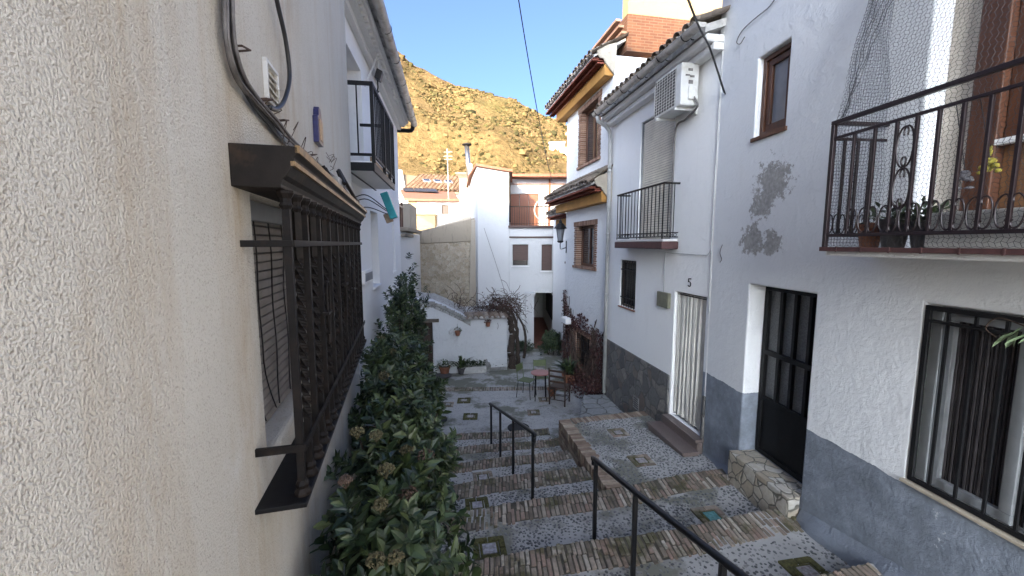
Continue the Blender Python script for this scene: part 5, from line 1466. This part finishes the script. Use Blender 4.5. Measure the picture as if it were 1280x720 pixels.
# ------------------------------------------------------------------ shrubs along the left wall
def shrub(name, c, rad, shoots, label, heads=(), seed=0, leaf_l=(.07, .125), stems=7, base=None, mat='leaf', group='flowering evergreen shrubs along the left wall', top_bias=0.0, clip=None):
    rnd = random.Random(seed); c = Vector(c); zb = base if base is not None else c.z - rad[2]
    t = thing(name, (c.x, c.y, zb), label, 'shrub', group)
    mb = MB(); ml = MB()
    def ok(p): return clip is None or clip(p)
    for k in range(shoots):
        d = rv(rnd)
        if d.z < -.55: d.z = -d.z
        lump = 1 + .5 * noise.noise((d.x * 2.3 + seed, d.y * 2.3, d.z * 2.3))
        q = rnd.random() ** .45 * lump
        p = c + Vector((d.x * rad[0], d.y * rad[1], d.z * rad[2])) * q
        if not ok(p): continue
        g = (d + Vector((0, 0, .55)) + rv(rnd) * .45).normalized(); ln = rnd.uniform(.10, .2); m = rnd.randint(4, 7)
        tgt = ml if rnd.random() < .13 and q > .8 else mb
        side = g.orthogonal().normalized()
        for i in range(m):
            pp = p + g * ln * i / m; a = (i % 2) * math.pi / 2 + rnd.uniform(-.5, .5)
            for sgn in (1, -1):
                rot = Matrix.Rotation(a, 3, g); out = (rot @ side) * sgn
                fl = .55 + .5 * i / m
                dr = (out + g * fl + rv(rnd) * .25).normalized()
                nr = (g - dr * g.dot(dr) + rv(rnd) * .3)
                L = rnd.uniform(*leaf_l) * (1 - .3 * (i == m - 1))
                leaf(tgt, pp, dr, nr, L, L * rnd.uniform(.2, .28), rnd.uniform(.1, .45))
    mb.build('foliage', M[mat], t)
    if ml.v: ml.build('young_leaves', M['leaf_light'], t)
    mb = MB()
    for k in range(stems):
        a = rnd.uniform(0, 6.28); b0 = Vector((c.x + .3 * rad[0] * math.cos(a), c.y + .4 * rad[1] * math.sin(a), zb - .05))
        e = c + Vector((rad[0] * .75 * math.cos(a), rad[1] * .75 * math.sin(a), rad[2] * rnd.uniform(.2, .8)))
        mid = (b0 + e) / 2 + Vector((rnd.uniform(-.1, .1), rnd.uniform(-.1, .1), .1))
        pts = smooth_path([b0, mid, e]); mb.tube(pts, [.016 - .012 * i / len(pts) for i in range(len(pts))], 6)
    mb.build('stem', M['bark'], t)
    for (hx, hy, hz, r, kind) in heads:
        mb = MB(); h = Vector((hx, hy, hz))
        for k in range(60):
            d = rv(rnd); d.z = abs(d.z) * .75; q = h + d * r * .85 * rnd.uniform(.75, 1.05)
            mb.blob(q, rnd.uniform(.0055, .0095), k, rough=.2, seg=5, rings=3)
        for k in range(7):
            d = rv(rnd); d.z = abs(d.z) * .6; mb.tube([h - Vector((0, 0, r * .9)), h + d * r * .9], .002, 4)
        mb.build('flower_head', M['bloom_pink' if kind == 'p' else 'bloom_olive'], t)
    return t
def head_at(px, py, Y, r, k): q = at_depth(px, py, Y); return (q.x, q.y, q.z, r, k)
clipL = lambda p: (p.x * LW.N.x + p.y * LW.N.y) - LW.O.dot(LW.N) > .03
clipC = lambda p: clipL(p) and not ((p - LW.O).dot(LW.N) < .21 and p.z > -1.02)
H1 = [head_at(475, 632, 1.95, .045, 'o'), head_at(470, 702, 1.75, .05, 'o'), head_at(495, 698, 1.75, .045, 'o'), head_at(483, 588, 2.15, .055, 'o'), head_at(510, 618, 2.15, .06, 'p'), head_at(432, 602, 1.9, .04, 'p')]
shrub('shrub', (-.70, 2.12, -2.02), (.33, .62, .62), 290, 'nearest leafy shrub at bottom left with pink and olive flower heads', H1, 51, base=-2.65, clip=clipC)
H2 = [head_at(508, 563, 2.7, .06, 'o'), head_at(532, 570, 2.75, .07, 'p'), head_at(470, 545, 2.5, .05, 'o'), head_at(446, 541, 2.4, .05, 'o')]
shrub('shrub', (-.90, 3.15, -1.98), (.38, .6, .70), 310, 'second shrub from the front, leafing up beside the far end of window cage', H2, 52, base=-2.8, clip=clipC)
H3 = [head_at(480, 470, 3.9, .07, 'o'), head_at(520, 495, 4.2, .08, 'p'), head_at(498, 480, 4.1, .06, 'o')]
shrub('shrub', (-1.25, 4.3, -2.05), (.42, .65, .82), 320, 'middle shrub of the left row, brownish flower heads against the far window cage corner', H3, 53, base=-3.0, clip=clipC)
H4 = [head_at(475, 425, 5.0, .08, 'o'), head_at(490, 440, 5.2, .07, 'o')]
shrub('shrub', (-1.72, 5.6, -2.25), (.40, .62, 1.05), 330, 'tall shrub in left row just before the climber, under the turquoise box', H4, 54, base=-3.3, clip=None)
shrub('climber', (-2.0, 7.5, -2.2), (.36, .8, 1.5), 648, 'tallest dark leafy climber at the far end of the left row', [head_at(527, 500, 6.6, .09, 'p'), head_at(512, 385, 7.3, .08, 'p')], 55, (.06, .11), base=-3.8)
shrub('shrub', (-1.95, 8.7, -3.45), (.33, .6, .5), 320, 'low shrub at the foot of the tall climber beside the square', (), 56, base=-4.0)

# creeper with few dry leaves on the ochre eaved house
rnd = random.Random(8)
cr = thing('wall_creeper', H6.P(1.5, -4, .05), 'leafless dark red creeper matted over the lower wall round a brick window', 'creeper')
mb = MB(); ml = MB()
def cre_top(s): return -1.98 - .5 * max(0, (1.2 - s)) ** 1.5 * .6 + .12 * math.sin(s * 5) + (.55 if s > 2.95 else 0)
def in_win(s, z): return .84 < s < 2.38 and -3.5 < z < -2.42
for k in range(150):
    s = rnd.uniform(.1, 3.2); z = -4 + rnd.uniform(0, .3); pts = []
    top = cre_top(s) + rnd.uniform(-.5, .1)
    while z < top and len(pts) < 16:
        if in_win(s, z): s += .12 if s > 1.6 else -.12
        pts.append(H6.P(min(max(s, .05), 3.25), z, rnd.uniform(.015, .06))); z += rnd.uniform(.1, .2); s += rnd.uniform(-.12, .12)
    if len(pts) > 2: mb.tube(smooth_path(pts, 3), rnd.uniform(.004, .011), 4)
mb.build('stem', M['twig'], cr)
for k in range(6500):
    s, z = rnd.uniform(.04, 3.28), rnd.uniform(-4, -1.4)
    if z > cre_top(s) or in_win(s, z): continue
    if noise.noise((s * 2.6, z * 1.5, 4)) + .5 * noise.noise((s * 7, z * 4, 1)) < -.30 + .14 * max(0, z + 2.6) - .3 * max(0, -3.2 - z): continue
    dr = (Vector((0, 0, -.8)) + rv(rnd) * .7).normalized(); L = rnd.uniform(.035, .075)
    leaf(ml, H6.P(s, z, rnd.uniform(.015, .09)), dr, H6.N + rv(rnd) * .5, L, L * .42, .1)
for k in range(900):          # heap at the foot
    s = rnd.uniform(.2, 2.6); n_ = rnd.uniform(.02, .55) * (1 - abs(s - 1.2) / 2); z = -4 + rnd.uniform(0, .75) * (1 - n_ * 1.3)
    L = rnd.uniform(.04, .08); leaf(ml, H6.P(s, z, n_), (rv(rnd) - Z * .3), H6.N + rv(rnd) * .6, L, L * .4, .1)
ml.build('dry_leaves', M['leaf_dry'], cr)

# leaning vine over the shed
vn = thing('vine', (.15, 13.0, Z0), 'gnarled bare vine with thick trunks arching onto the shed roof', 'vine')
b0 = at_height(640, 457, Z0); mb = MB()
def trunk(px, Y, r):
    pts = smooth_path([at_depth(x, y, Y + dy) for x, y, dy in px], 5); m = len(pts)
    mb.tube([p + rv(rnd) * r * .25 for p in pts], [r * (1 - .6 * i / m) for i in range(m)], 8)
trunk([(641, 462, 0), (639, 440, .05), (640, 415, .1), (637, 398, .1), (628, 388, .15), (612, 381, .2)], 12.85, .13)
trunk([(648, 456, .1), (647, 435, .1), (646, 412, .1), (642, 395, .1), (634, 385, .2), (615, 372, .3)], 12.95, .08)
trunk([(655, 447, .4), (657, 425, .3), (654, 408, .2), (648, 396, .2), (640, 386, .2)], 13.1, .055)
mb.build('trunk', M['bark'], vn)
mb = MB()
for k in range(430):
    x, y = (rnd.gauss(626, 13), rnd.gauss(384, 8)) if k % 3 else (rnd.uniform(560, 650), rnd.uniform(368, 396))
    p = at_depth(x, y, 12.75 + rnd.uniform(0, .9)); pts = [p]; d = (rv(rnd) + Vector((-.3, 0, .1))).normalized()
    for i in range(5): d = (d + rv(rnd) * .5 - Z * .08).normalized(); pts.append(pts[-1] + d * rnd.uniform(.06, .13))
    mb.tube(smooth_path(pts, 3), rnd.uniform(.004, .010), 4)
mb.build('twigs', M['twig'], vn)
mb = MB()
for k in range(500):
    p = at_depth(rnd.gauss(626, 13), rnd.gauss(385, 7), 12.75 + rnd.uniform(0, .8)); L = rnd.uniform(.04, .08); leaf(mb, p, rv(rnd) - Z * .4, rv(rnd), L, L * .35, .1)
mb.build('withered_leaves', M['leaf_dry'], vn)
# dark ivy mounds in front of the house doors
shrub('bush', (1.42, 14.5, -3.68), (.34, .4, .42), 300, 'dark green bush on the ground beside the passage mouth', (), 61, (.06, .1), base=-4, group=None)
shrub('bush', (.42, 14.9, -3.88), (.35, .3, .16), 120, 'low green tuft at the foot of the white tower by the pillar', (), 62, (.05, .09), base=-4, group=None)

# ------------------------------------------------------------------ potted plants
def pot_mesh(r, h, rim=True):
    p = [(r * .68, 0), (r * .94, h * .78)] + ([(r * 1.05, h * .78), (r * 1.06, h), (r * .92, h), (r * .88, h * .86)] if rim else [(r, h), (r * .9, h), (r * .88, h * .86)])
    return p
def potted(loc, r, h, mat, label, plant='leafy', size=.2, n=60, seed=0, cat='potted plant', group=None, pm='leaf'):
    rn = random.Random(seed); loc = Vector(loc); t = thing('potted_plant', loc, label, cat, group)
    mb = MB(); mb.lathe(pot_mesh(r, h), loc, 20); mb.build('pot', M[mat], t, smooth=False, bevel=.003)
    mb = MB(); mb.lathe([(r * .87, h * .84), (r * .87, h * .87), (.01, h * .89)], loc, 14); mb.build('soil', M['soil'], t)
    mb = MB(); top = loc + Z * h * .86
    if plant == 'spiky':
        for k in range(n):
            d = (rv(rn) + Z * 1.1); d.z = abs(d.z); d.normalize(); L = size * rn.uniform(.7, 1.2); w = L * .045 + .006; s_ = d.cross(Z).normalized() * w
            p0 = top + Vector((d.x, d.y, 0)) * r * .3; p1 = p0 + d * L * .55 + Z * L * .12; p2 = p0 + d * L + Vector((d.x, d.y, -.35)) * L * .2
            b = len(mb.v); mb.v += [p0 - s_ * .6, p0 + s_ * .6, p1 + s_, p1 - s_, p2]; mb.f += [(b, b + 1, b + 2, b + 3), (b + 3, b + 2, b + 4)]
    else:
        for k in range(n):
            d = rv(rn); d.z = abs(d.z); p = top + Vector((d.x, d.y, d.z * .9)) * size * rn.uniform(.2, 1)
            L = size * rn.uniform(.2, .38); leaf(mb, p, (d + rv(rn) * .6), Z + rv(rn) * .5, L, L * .27, .2)
    mb.build('leaves', M[pm], t)
    return t
def gp(px, py): return at_height(px, py, Z0 + .01)
q = gp(556, 468); potted(q, .17, .26, 'terracotta', 'round pot with a bushy plant nearest the shed door', size=.26, n=150, seed=1, pm='leaf_light')
mb = MB(); mb.lathe([(.15, .0), (.24, .03), (.25, .06), (.2, .05)], q + Vector((0, -.25, 0)), 18); tag(mb.build('clay_saucer', M['grey_pot']), 'wide clay saucer on the ground before the bushy pot', 'saucer')
q = gp(577, 467); potted(q, .13, .2, 'grey_pot', 'pot with a tall spiky grass plant against the shed wall', 'spiky', .42, 60, 2, pm='leaf_light')
q = gp(592, 467); t = thing('long_planter', q, 'long pale stone planter with low green plants at the shed foot', 'planter')
mb = MB(); mb.obox(q - SW.D * .38, SW.D * .78, -SW.N * .22, Z * .2); mb.build('trough', M['white_box'], t, bevel=.015)
mb = MB(); rnd = random.Random(5)
for k in range(200):
    p = q + SW.D * rnd.uniform(-.34, .36) - SW.N * rnd.uniform(.03, .19) + Z * rnd.uniform(.19, .36); L = rnd.uniform(.05, .1); leaf(mb, p, rv(rnd) + Z * .5, rv(rnd) + Z, L, L * .25)
mb.build('leaves', M['leaf'], t)
q = gp(607, 463); mb = MB(); mb.blob(q + Z * .14, .17, 3, 1, .8, 1.1, .12, 10, 7); mb.blob(q + Z * .30, .10, 5, 1, 1, 1, .15, 9, 6); tag(mb.build('stone', M['stone']), 'rounded grey stone standing among the pots before the shed', 'stone')
q = gp(621, 463); t = thing('low_trough', q, 'shallow mossy trough of yellow green plants at the shed corner', 'planter')
mb = MB(); mb.obox(q - SW.D * .3, SW.D * .62, -SW.N * .2, Z * .1); mb.build('trough', M['stone'], t, bevel=.015)
mb = MB()
for k in range(160):
    p = q + SW.D * rnd.uniform(-.28, .3) - SW.N * rnd.uniform(.02, .18) + Z * rnd.uniform(.09, .24); L = rnd.uniform(.04, .09); leaf(mb, p, rv(rnd) + Z * .5, rv(rnd) + Z, L, L * .25)
mb.build('leaves', M['leaf_light'], t)
def wall_pot(px, py, r, label, seed, blooms=False):
    s, z = SW.sz(px, py, .12); t = thing('wall_pot', SW.P(s, z - r, .12), label, 'wall pot', 'pots hung on the shed wall')
    mb = MB(); mb.lathe(pot_mesh(r, r * 1.7), SW.P(s, z - r, .12), 14); mb.build('pot', M['terracotta'], t)
    mb = MB(); mb.tube([SW.P(s, z + r * .7, .12 - r), SW.P(s, z + r * 2.4, .01), SW.P(s, z + r * 3, .0)], .005, 5); mb.build('hook', M['iron'], t)
    rn = random.Random(seed); mb = MB()
    for k in range(46):
        d = rv(rn); d.z = abs(d.z); L = rn.uniform(.03, .06); leaf(mb, SW.P(s, z + r * .6, .12) + d * r * 1.1, d, rv(rn), L, L * .3)
    mb.build('leaves', M['leaf_light'] if blooms else M['leaf_dry'], t)
    if blooms:
        mb = MB()
        for k in range(26):
            d = rv(rn); mb.blob(SW.P(s - .16, z + .02, .08) + d * .09, .022, k, seg=5, rings=3)
        mb.build('pale_blooms', M['plastic_white'], t)
wall_pot(610, 405, .075, 'small dark terracotta pot hanging alone under the shed tile edge', 1)
wall_pot(572, 416, .085, 'hanging pot with pale blooms on the yellow stained shed wall', 2, True)
q = gp(703, 487); potted(q + Vector((.25, .5, 0)), .2, .3, 'terracotta', 'terracotta pot of long spiky leaves behind the wooden chair', 'spiky', .55, 70, 3, pm='leaf')
q = gp(690, 494); potted(q, .12, .2, 'terracotta', 'small terracotta pot on the ground between table and wooden chair', size=.12, n=30, seed=4)

# ------------------------------------------------------------------ table and chairs on the square
tb = thing('cafe_table', (.73, 10.15, Z0), 'small round pink topped table on thin metal legs in the square', 'table')
mb = MB(); mb.lathe([(.24, .70), (.25, .705), (.25, .722), (.24, .728)], (.73, 10.15, Z0), 28); mb.build('tabletop', M['pink_top'], tb)
for a in (.78, 2.35, 3.93, 5.5):
    mb = MB(); c, s = math.cos(a), math.sin(a); mb.tube([(.73 + .17 * c, 10.15 + .17 * s, Z0 + .70), (.73 + .2 * c, 10.15 + .2 * s, Z0 + .01)], .010, 6); mb.build('leg', M['iron_brown'], tb)
def metal_chair(loc, rz, label):
    loc = Vector(loc); t = thing('metal_chair', (0, 0, 0), label, 'chair', 'green metal chairs at the pink table')
    mb = MB(); mb.obox((-.18, -.18, .44), (.36, 0, 0), (0, .36, 0), (0, 0, .015)); mb.build('seat', M['green_metal'], t, bevel=.005)
    mb = MB(); mb.obox((-.17, .2, .68), (.34, 0, 0), (0, .012, 0), (0, .03, .16)); mb.build('backrest', M['green_metal'], t, bevel=.003)
    for sx in (-1, 1):
        mb = MB(); mb.tube([(sx * .17, .17, .44), (sx * .17, .215, .86)], .009, 6); mb.build('back_post', M['green_metal'], t)
        for sy in (-1, 1):
            mb = MB(); mb.tube([(sx * .165, sy * .16, .44), (sx * .19, sy * .2, .0)], .009, 6); mb.build('leg', M['iron'], t)
    t.location = loc; t.rotation_euler = (0, 0, rz); return t
metal_chair((.38, 10.35, Z0 + .01), R_(62), 'green metal chair standing left of the pink table')
metal_chair((.78, 10.62, Z0 + .01), R_(8), 'green metal chair tucked behind and under the pink table')
wc = thing('wooden_chair', (0, 0, 0), 'dark wooden chair with slatted back beside the creeper', 'chair')
mb = MB(); mb.obox((-.21, -.2, .43), (.42, 0, 0), (0, .4, 0), (0, 0, .03)); mb.build('seat', M['wood_dark'], wc, bevel=.006)
for sx in (-1, 1):
    mb = MB(); mb.obox((sx * .2 - .018, -.2, 0), (.036, 0, 0), (0, .036, 0), (0, 0, .43)); mb.build('leg', M['wood_dark'], wc, bevel=.004)
    mb = MB(); mb.tube([(sx * .2, .2, 0), (sx * .2, .19, .45), (sx * .2, .26, .95)], .02, 6); mb.build('back_leg', M['wood_dark'], wc)
mb = MB()
for z in (.58, .72, .86): mb.obox((-.19, .205 + (z - .45) * .11, z), (.38, 0, 0), (0, .016, 0), (0, .006, .055))
mb.build('back_slat', M['wood_dark'], wc, bevel=.003)
mb = MB()
for z in (.14, .26): mb.tube([(-.2, -.18, z), (.2, -.18, z)], .01, 5); mb.tube([(-.2, .2, z), (.2, .2, z)], .01, 5); mb.tube([(-.2, -.18, z), (-.2, .2, z)], .01, 5); mb.tube([(.2, -.18, z), (.2, .2, z)], .01, 5)
mb.build('stretcher', M['wood_dark'], wc)
wc.location = (1.2, 9.92, Z0 + .01); wc.rotation_euler = (0, 0, R_(155))

# ------------------------------------------------------------------ things on the right hand walls
ac = thing('air_conditioner', H5.P(.83, 1.98, .17), 'white air conditioner outdoor unit on brackets under the right gutter', 'air conditioner')
A0, A1, AZ0, AZ1, AN0, AN1 = .46, 1.22, 2.02, 2.62, .055, .34
mb = MB(); mb.wbox(H5, A0, A1, AZ0, AZ1, AN0, AN1); mb.build('casing', M['plastic_white'], ac, bevel=.02, seg=3)
mb = MB(); mb.wbox(H5, A0 + .14, A1 - .03, AZ0 + .04, AZ1 - .04, AN1 + .001, AN1 + .006); mb.build('fan_recess', M['plastic_dark'], ac)
mb = MB(); s0, s1, z0, z1 = A0 + .13, A1 - .02, AZ0 + .03, AZ1 - .03
for k in range(13): z = z0 + (z1 - z0) * k / 12; mb.tube([H5.P(s0, z, AN1 + .012), H5.P(s1, z, AN1 + .012)], .0026, 4)
for k in range(9): s = s0 + (s1 - s0) * k / 8; mb.tube([H5.P(s, z0, AN1 + .016), H5.P(s, z1, AN1 + .016)], .003, 4)
mb.build('grille', M['plastic_white'], ac)
mb = MB()
for k in range(5):
    a = k * 1.257; mb.obox(H5.P((s0 + s1) / 2, (z0 + z1) / 2, AN1 + .002), (H5.D * math.cos(a) + Z * math.sin(a)) * .23, (Z * math.cos(a) - H5.D * math.sin(a)) * .09, H5.N * .004)
mb.build('fan', M['cable_grey'], ac)
mb = MB(); mb.wbox(H5, A0 - .03, A0 - .003, AZ0 + .08, AZ0 + .27, .09, .23); mb.build('valve_cover', M['plastic_white'], ac, bevel=.012)
mb = MB()
for z, h, n in ((AZ1 - .12, .035, .2), (AZ1 - .21, .03, .17), (AZ1 - .19, .02, .24), (AZ1 - .3, .05, .19)): mb.wbox(H5, A0 - .006, A0 - .001, z, z + h, n - .035, n + .035)
mb.build('data_plate', M['cable_grey'], ac)
mb = MB()
for s in (A0 + .1, A1 - .12): mb.wbox(H5, s, s + .04, AZ0 - .04, AZ0 - .002, 0, .36); mb.wbox(H5, s, s + .04, AZ0 - .041 - .05, AZ0 - .041, 0, .025)
pieces(mb, 'bracket', M['plastic_white'], ac)
mb = MB(); mb.tube(smooth_path([H5.P(A0 - .015, AZ0 + .12, .14), H5.P(A0 - .05, AZ0 - .03, .1), H5.P(A0 + .3, AZ0 - .1, .05), H5.P(A0 + .62, AZ0 - .16, .03), H5.P(A0 + .66, 1.2, .025), H5.P(A0 + .67, .1, .02)]), .016, 7); mb.build('pipe', M['cable_grey'], ac)

s0, zA = H5.sz(825, 365); s1, zB = H5.sz(838, 387); bxm = thing('meter_box', H5.P((s0 + s1) / 2, zB, 0), 'small square greenish meter box on wall left of the curtained door', 'meter box')
mb = MB(); mb.wbox(H5, s1, s0, -1.10, -.84, .0, .06); mb.build('case', M['meter'], bxm, bevel=.006)
mb = MB(); mb.wbox(H5, s1 + .025, s0 - .025, -1.07, -.87, .0605, .066); mb.build('lid', M['meter'], bxm, bevel=.003)
mb = MB(); o = H5.P(.54, -.61, .006); X_, Y_ = -H5.D, Z     # the figure 5
fig = [(.045, .075), (-.03, .075), (-.035, .012), (-.01, .02), (.02, .014), (.038, -.012), (.036, -.045), (.012, -.068), (-.02, -.066), (-.042, -.048)]
mb.tube([o + X_ * a * .85 + Y_ * b * .85 for a, b in fig], .0075, 6); tag(mb.build('house_number', M['iron']), 'dark number 5 fixed above the curtained doorway', 'house number')
# cables over the right walls
mb = MB(); mb.tube([H5.P(1.28, -.84, .015), H5.P(1.28, -.15, .015), H5.P(1.05, -.16, .015), H5.P(.12, -.17, .015), H5.P(.05, -.1, .012), H5.P(.03, 2.6, .012)], .006, 6)
mb.tube([H5.P(.03, -.1, .018), H5.P(.02, -.9, .018), H5.P(.0, -1.0, .018)], .007, 6); tag(mb.build('wall_conduit', M['pvc']), 'white painted cable running from the meter box up the house corner', 'cable')
mb = MB(); pts = [at_depth(845, -45, 4.3), at_depth(862, 4, 4.65), at_depth(876, 38, 5.2), at_depth(888, 62, 5.55), RW.P(5.45, 2.02, .02)]
mb.tube(smooth_path(pts), .012, 7); mb.tube(smooth_path([p + Vector((.02, .01, -.02)) for p in pts]), .008, 6); tag(mb.build('service_cable', M['cable'], smooth=True), 'black service cable dropping across gutter onto the house corner', 'cable')
mb = MB(); mb.tube(wpts(RW, [(975, -12), (962, 8), (945, 22), (928, 38), (921, 52), (925, 55), (931, 46)], .02), .006, 6); tag(mb.build('loose_wire', M['cable_grey'], smooth=True), 'thin grey wire curling down beside the small wooden window', 'wire')
mb = MB(); mb.tube(wpts(RW, [(903, 306), (901, 311), (900, 317), (902, 324), (900, 328)], .015), .005, 6); tag(mb.build('wall_hook', M['cable_grey']), 'little grey hook of wire on the wall above door 5 corner', 'hook')
mb = MB(); pts = []
pa, pb = at_depth(642, -40, 7.5), at_depth(690, 226, 14.5)
for k in range(25):
    t = k / 24; q = pa * (1 - t) + pb * t; q.z -= .55 * 4 * t * (1 - t) * .5; pts.append(q)
mb.tube(pts, .011, 6); tag(mb.build('overhead_cable', M['cable'], smooth=True), 'black overhead cable sagging across the blue sky', 'cable')
# street lantern
lp = thing('wall_lantern', H6.P(3.3, .1, .35), 'black wrought iron wall lantern at the corner below the ochre band', 'lantern')
q = at_depth(700.5, 290, 11.9)
mb = MB(); mb.tube(smooth_path([H6.P(3.15, q.z - .45, .0), H6.P(3.15, q.z - .5, .18), q + Vector((0, 0, -.42)), q + Vector((0, 0, -.3))]), .014, 6); mb.tube([H6.P(3.15, q.z - .62, .012), H6.P(3.15, q.z - .25, .012)], .018, 6); mb.build('bracket', M['iron'], lp)
mb = MB()
for k in range(4):
    a = k * math.pi / 2 + .6; mb.tube([q + Vector((.085 * math.cos(a), .085 * math.sin(a), -.26)), q + Vector((.14 * math.cos(a), .14 * math.sin(a), .10))], .009, 5)
mb.lathe([(.05, -.31), (.09, -.28), (.09, -.25)], q, 4); mb.build('cage', M['iron'], lp)
mb = MB(); mb.lathe([(.19, .10), (.17, .13), (.09, .24), (.05, .26), (.05, .30), (.015, .36)], q, 8); mb.build('hood', M['iron'], lp)
mb = MB(); mb.lathe([(.075, -.25), (.125, .095)], q, 4); mb.build('glazing', M['frost'], lp)
s, z = H6.sz(709, 400, .1); mb = MB(); mb.wbox(H6, s - .25, s + .2, z - .09, z + .09, .003, .24); tag(mb.build('white_ledge', M['white'], bevel=.03), 'small white rendered ledge above the creeper near the passage', 'ledge')

# ------------------------------------------------------------------ on the flower balcony
def fb_(s, n, z=-.03): return RW.P(s, z, n)
potted(fb_(2.955, .30), .085, .19, 'terracotta', 'terracotta pot at the near left end of the flower balcony', size=.10, n=12, seed=11, group='pots on the flower balcony', pm='leaf_dry')
potted(fb_(2.77, .30), .095, .21, 'grey_pot', 'wide dark grey pot next to the terracotta pot on balcony', size=.17, n=120, seed=12, group='pots on the flower balcony')
potted(fb_(2.585, .28), .085, .19, 'grey_pot', 'dark pot of trailing greenery beside the white planter on balcony', size=.18, n=150, seed=13, group='pots on the flower balcony')
t = thing('white_planter', fb_(2.25, .3), 'long white rectangular planter standing on the flower balcony', 'planter')
mb = MB(); mb.wbox(RW, 1.92, 2.48, -.028, .20, .2, .40); mb.build('trough', M['white_box'], t, bevel=.012)
mb = MB(); mb.wbox(RW, 1.94, 2.46, .18, .195, .22, .38); mb.build('soil', M['soil'], t)
def hanging_toy(px, py, mat, label, parts, name):
    s, z = RW.sz(px, py, .36); o = RW.P(s, z, .36); t = thing(name, o, label, 'ornament')
    mb = MB()
    for (a, b, c, r, sx, sz) in parts: mb.blob(o + RW.D * a + Z * b + RW.N * c, r, int(r * 1e4) + int(a * 99), sx, sx, sz, .12, 9, 6)
    mb.build('body', M[mat], t, smooth=True)
    mb = MB(); mb.tube([o + Z * .05, RW.P(s, .84, PR - .01)], .0025, 4); mb.build('string', M['net'], t)
hanging_toy(1205, 222, 'grey_plush', 'grey plush ornament hanging behind the balcony bars', [(0, .02, 0, .028, 1, .9), (.02, -.0, .01, .018, 1, .8), (-.02, -.01, 0, .022, 1.2, .7), (-.04, -.02, 0, .014, 1, .7), (.03, -.065, 0, .016, 1.5, .6), (-.03, -.065, 0, .016, 1.5, .6)], 'hanging_ornament')
hanging_toy(1236, 208, 'yellow_plush', 'yellow green plush ornament hanging right of the grey one', [(0, .09, 0, .010, .8, 3), (0, .03, 0, .026, 1.2, .8), (.03, 0, 0, .02, 1, .8), (-.03, .0, 0, .02, 1, .8), (.04, -.03, 0, .017, 1, .7), (-.045, -.03, 0, .017, 1, .7), (0, -.01, 0, .022, 1, 1)], 'hanging_ornament')
# bird netting stretched from the balcony rail up to the wall
mb = MB(); rnd = random.Random(77)
S0, S1, NT = 1.35, 3.185, 2.75
def netp(u, v):      # u along rail, v up
    z = -.02 + v * (NT + .02)
    n = PR - .03 if z < .97 else PR - .03 + (.03 - PR + .03) * (z - .97) / (NT - .97)
    s = S0 + (S1 - S0) * u
    if z > .97 and u > .8: s += .10 * (z - .97) / (NT - .97) * (u - .8) / .2
    s += .012 * math.sin(z * 7 + u * 9) * (1 if z > 1 else .3); n += .012 * math.sin(z * 5 + u * 14)
    return RW.P(s, z, n)
NU, NV = 66, 100
for i in range(NU + 1):
    mb.tube([netp(i / NU + (.0035 if j % 2 else -.0035), j / NV) for j in range(0, NV + 1)], .0013, 3, False)
for j in range(NV + 1):
    mb.tube([netp(i / NU, j / NV + (.002 if i % 2 else -.002)) for i in range(NU + 1)], .0013, 3, False)
def nets(u, v):      # side return
    z = -.02 + v * (NT + .02); nmax = PR - .03 if z < .97 else PR - .03 + (.03 - PR + .03) * (z - .97) / (NT - .97)
    q = RW.P(S1 + (.10 * max(0, z - .97) / (NT - .97)) - .01 * u, z, .01 + (nmax - .01) * (1 - u)); return q + RW.D * (.015 * math.sin(z * 9 + u * 6))
for i in range(18): mb.tube([nets(i / 17, j / NV) for j in range(NV + 1)], .0013, 3, False)
for j in range(0, NV + 1): mb.tube([nets(i / 10, j / NV) for i in range(11)], .0013, 3, False)
for k in range(5):
    pts = [netp(.97 - .05 * k * v + rnd.uniform(-.008, .008), .37 + .6 * v) + RW.N * .008 for v in [q / 20 for q in range(21)]]; mb.tube(pts, .0028, 4)
tag(mb.build('bird_net', M['net']), 'fine grey bird netting stretched over the flower balcony', 'net')
# sprig of a succulent hanging over the big barred window
t = thing('hanging_plant', RW.P(2.12, -.55, .15), 'pale green drooping sprig in front of the big barred window', 'plant')
mb = MB(); rnd = random.Random(6)
for k in range(9):
    p = RW.P(rnd.uniform(1.98, 2.12), -.50 + rnd.uniform(-.03, .02), .14); d = (RW.D * rnd.uniform(-.2, .9) + RW.N * .3 - Z * rnd.uniform(.2, 1.1)).normalized(); L = rnd.uniform(.08, .2)
    leaf(mb, p, d, Z + rv(rnd) * .4, L, .018, .3)
for k in range(26):
    p = RW.P(rnd.uniform(1.9, 2.1), -.62 + rnd.uniform(-.12, .05), .14); L = rnd.uniform(.05, .1); leaf(mb, p, rv(rnd) - Z * .6, rv(rnd), L, .013, .3)
mb.build('leaves', simple('pale_succulent', (.16, .22, .12), .5, var=.2), t)
mb = MB(); mb.tube(smooth_path([RW.P(1.6, -.3, .16), RW.P(1.9, -.42, .16), RW.P(2.08, -.52, .14), RW.P(1.98, -.7, .14)]), .006, 6); mb.tube(smooth_path([RW.P(2.1, -.5, .1), RW.P(2.26, -.47, .08), RW.P(2.33, -.55, .06), RW.P(2.28, -.6, .05)]), .004, 5); mb.build('stem', M['twig'], t)
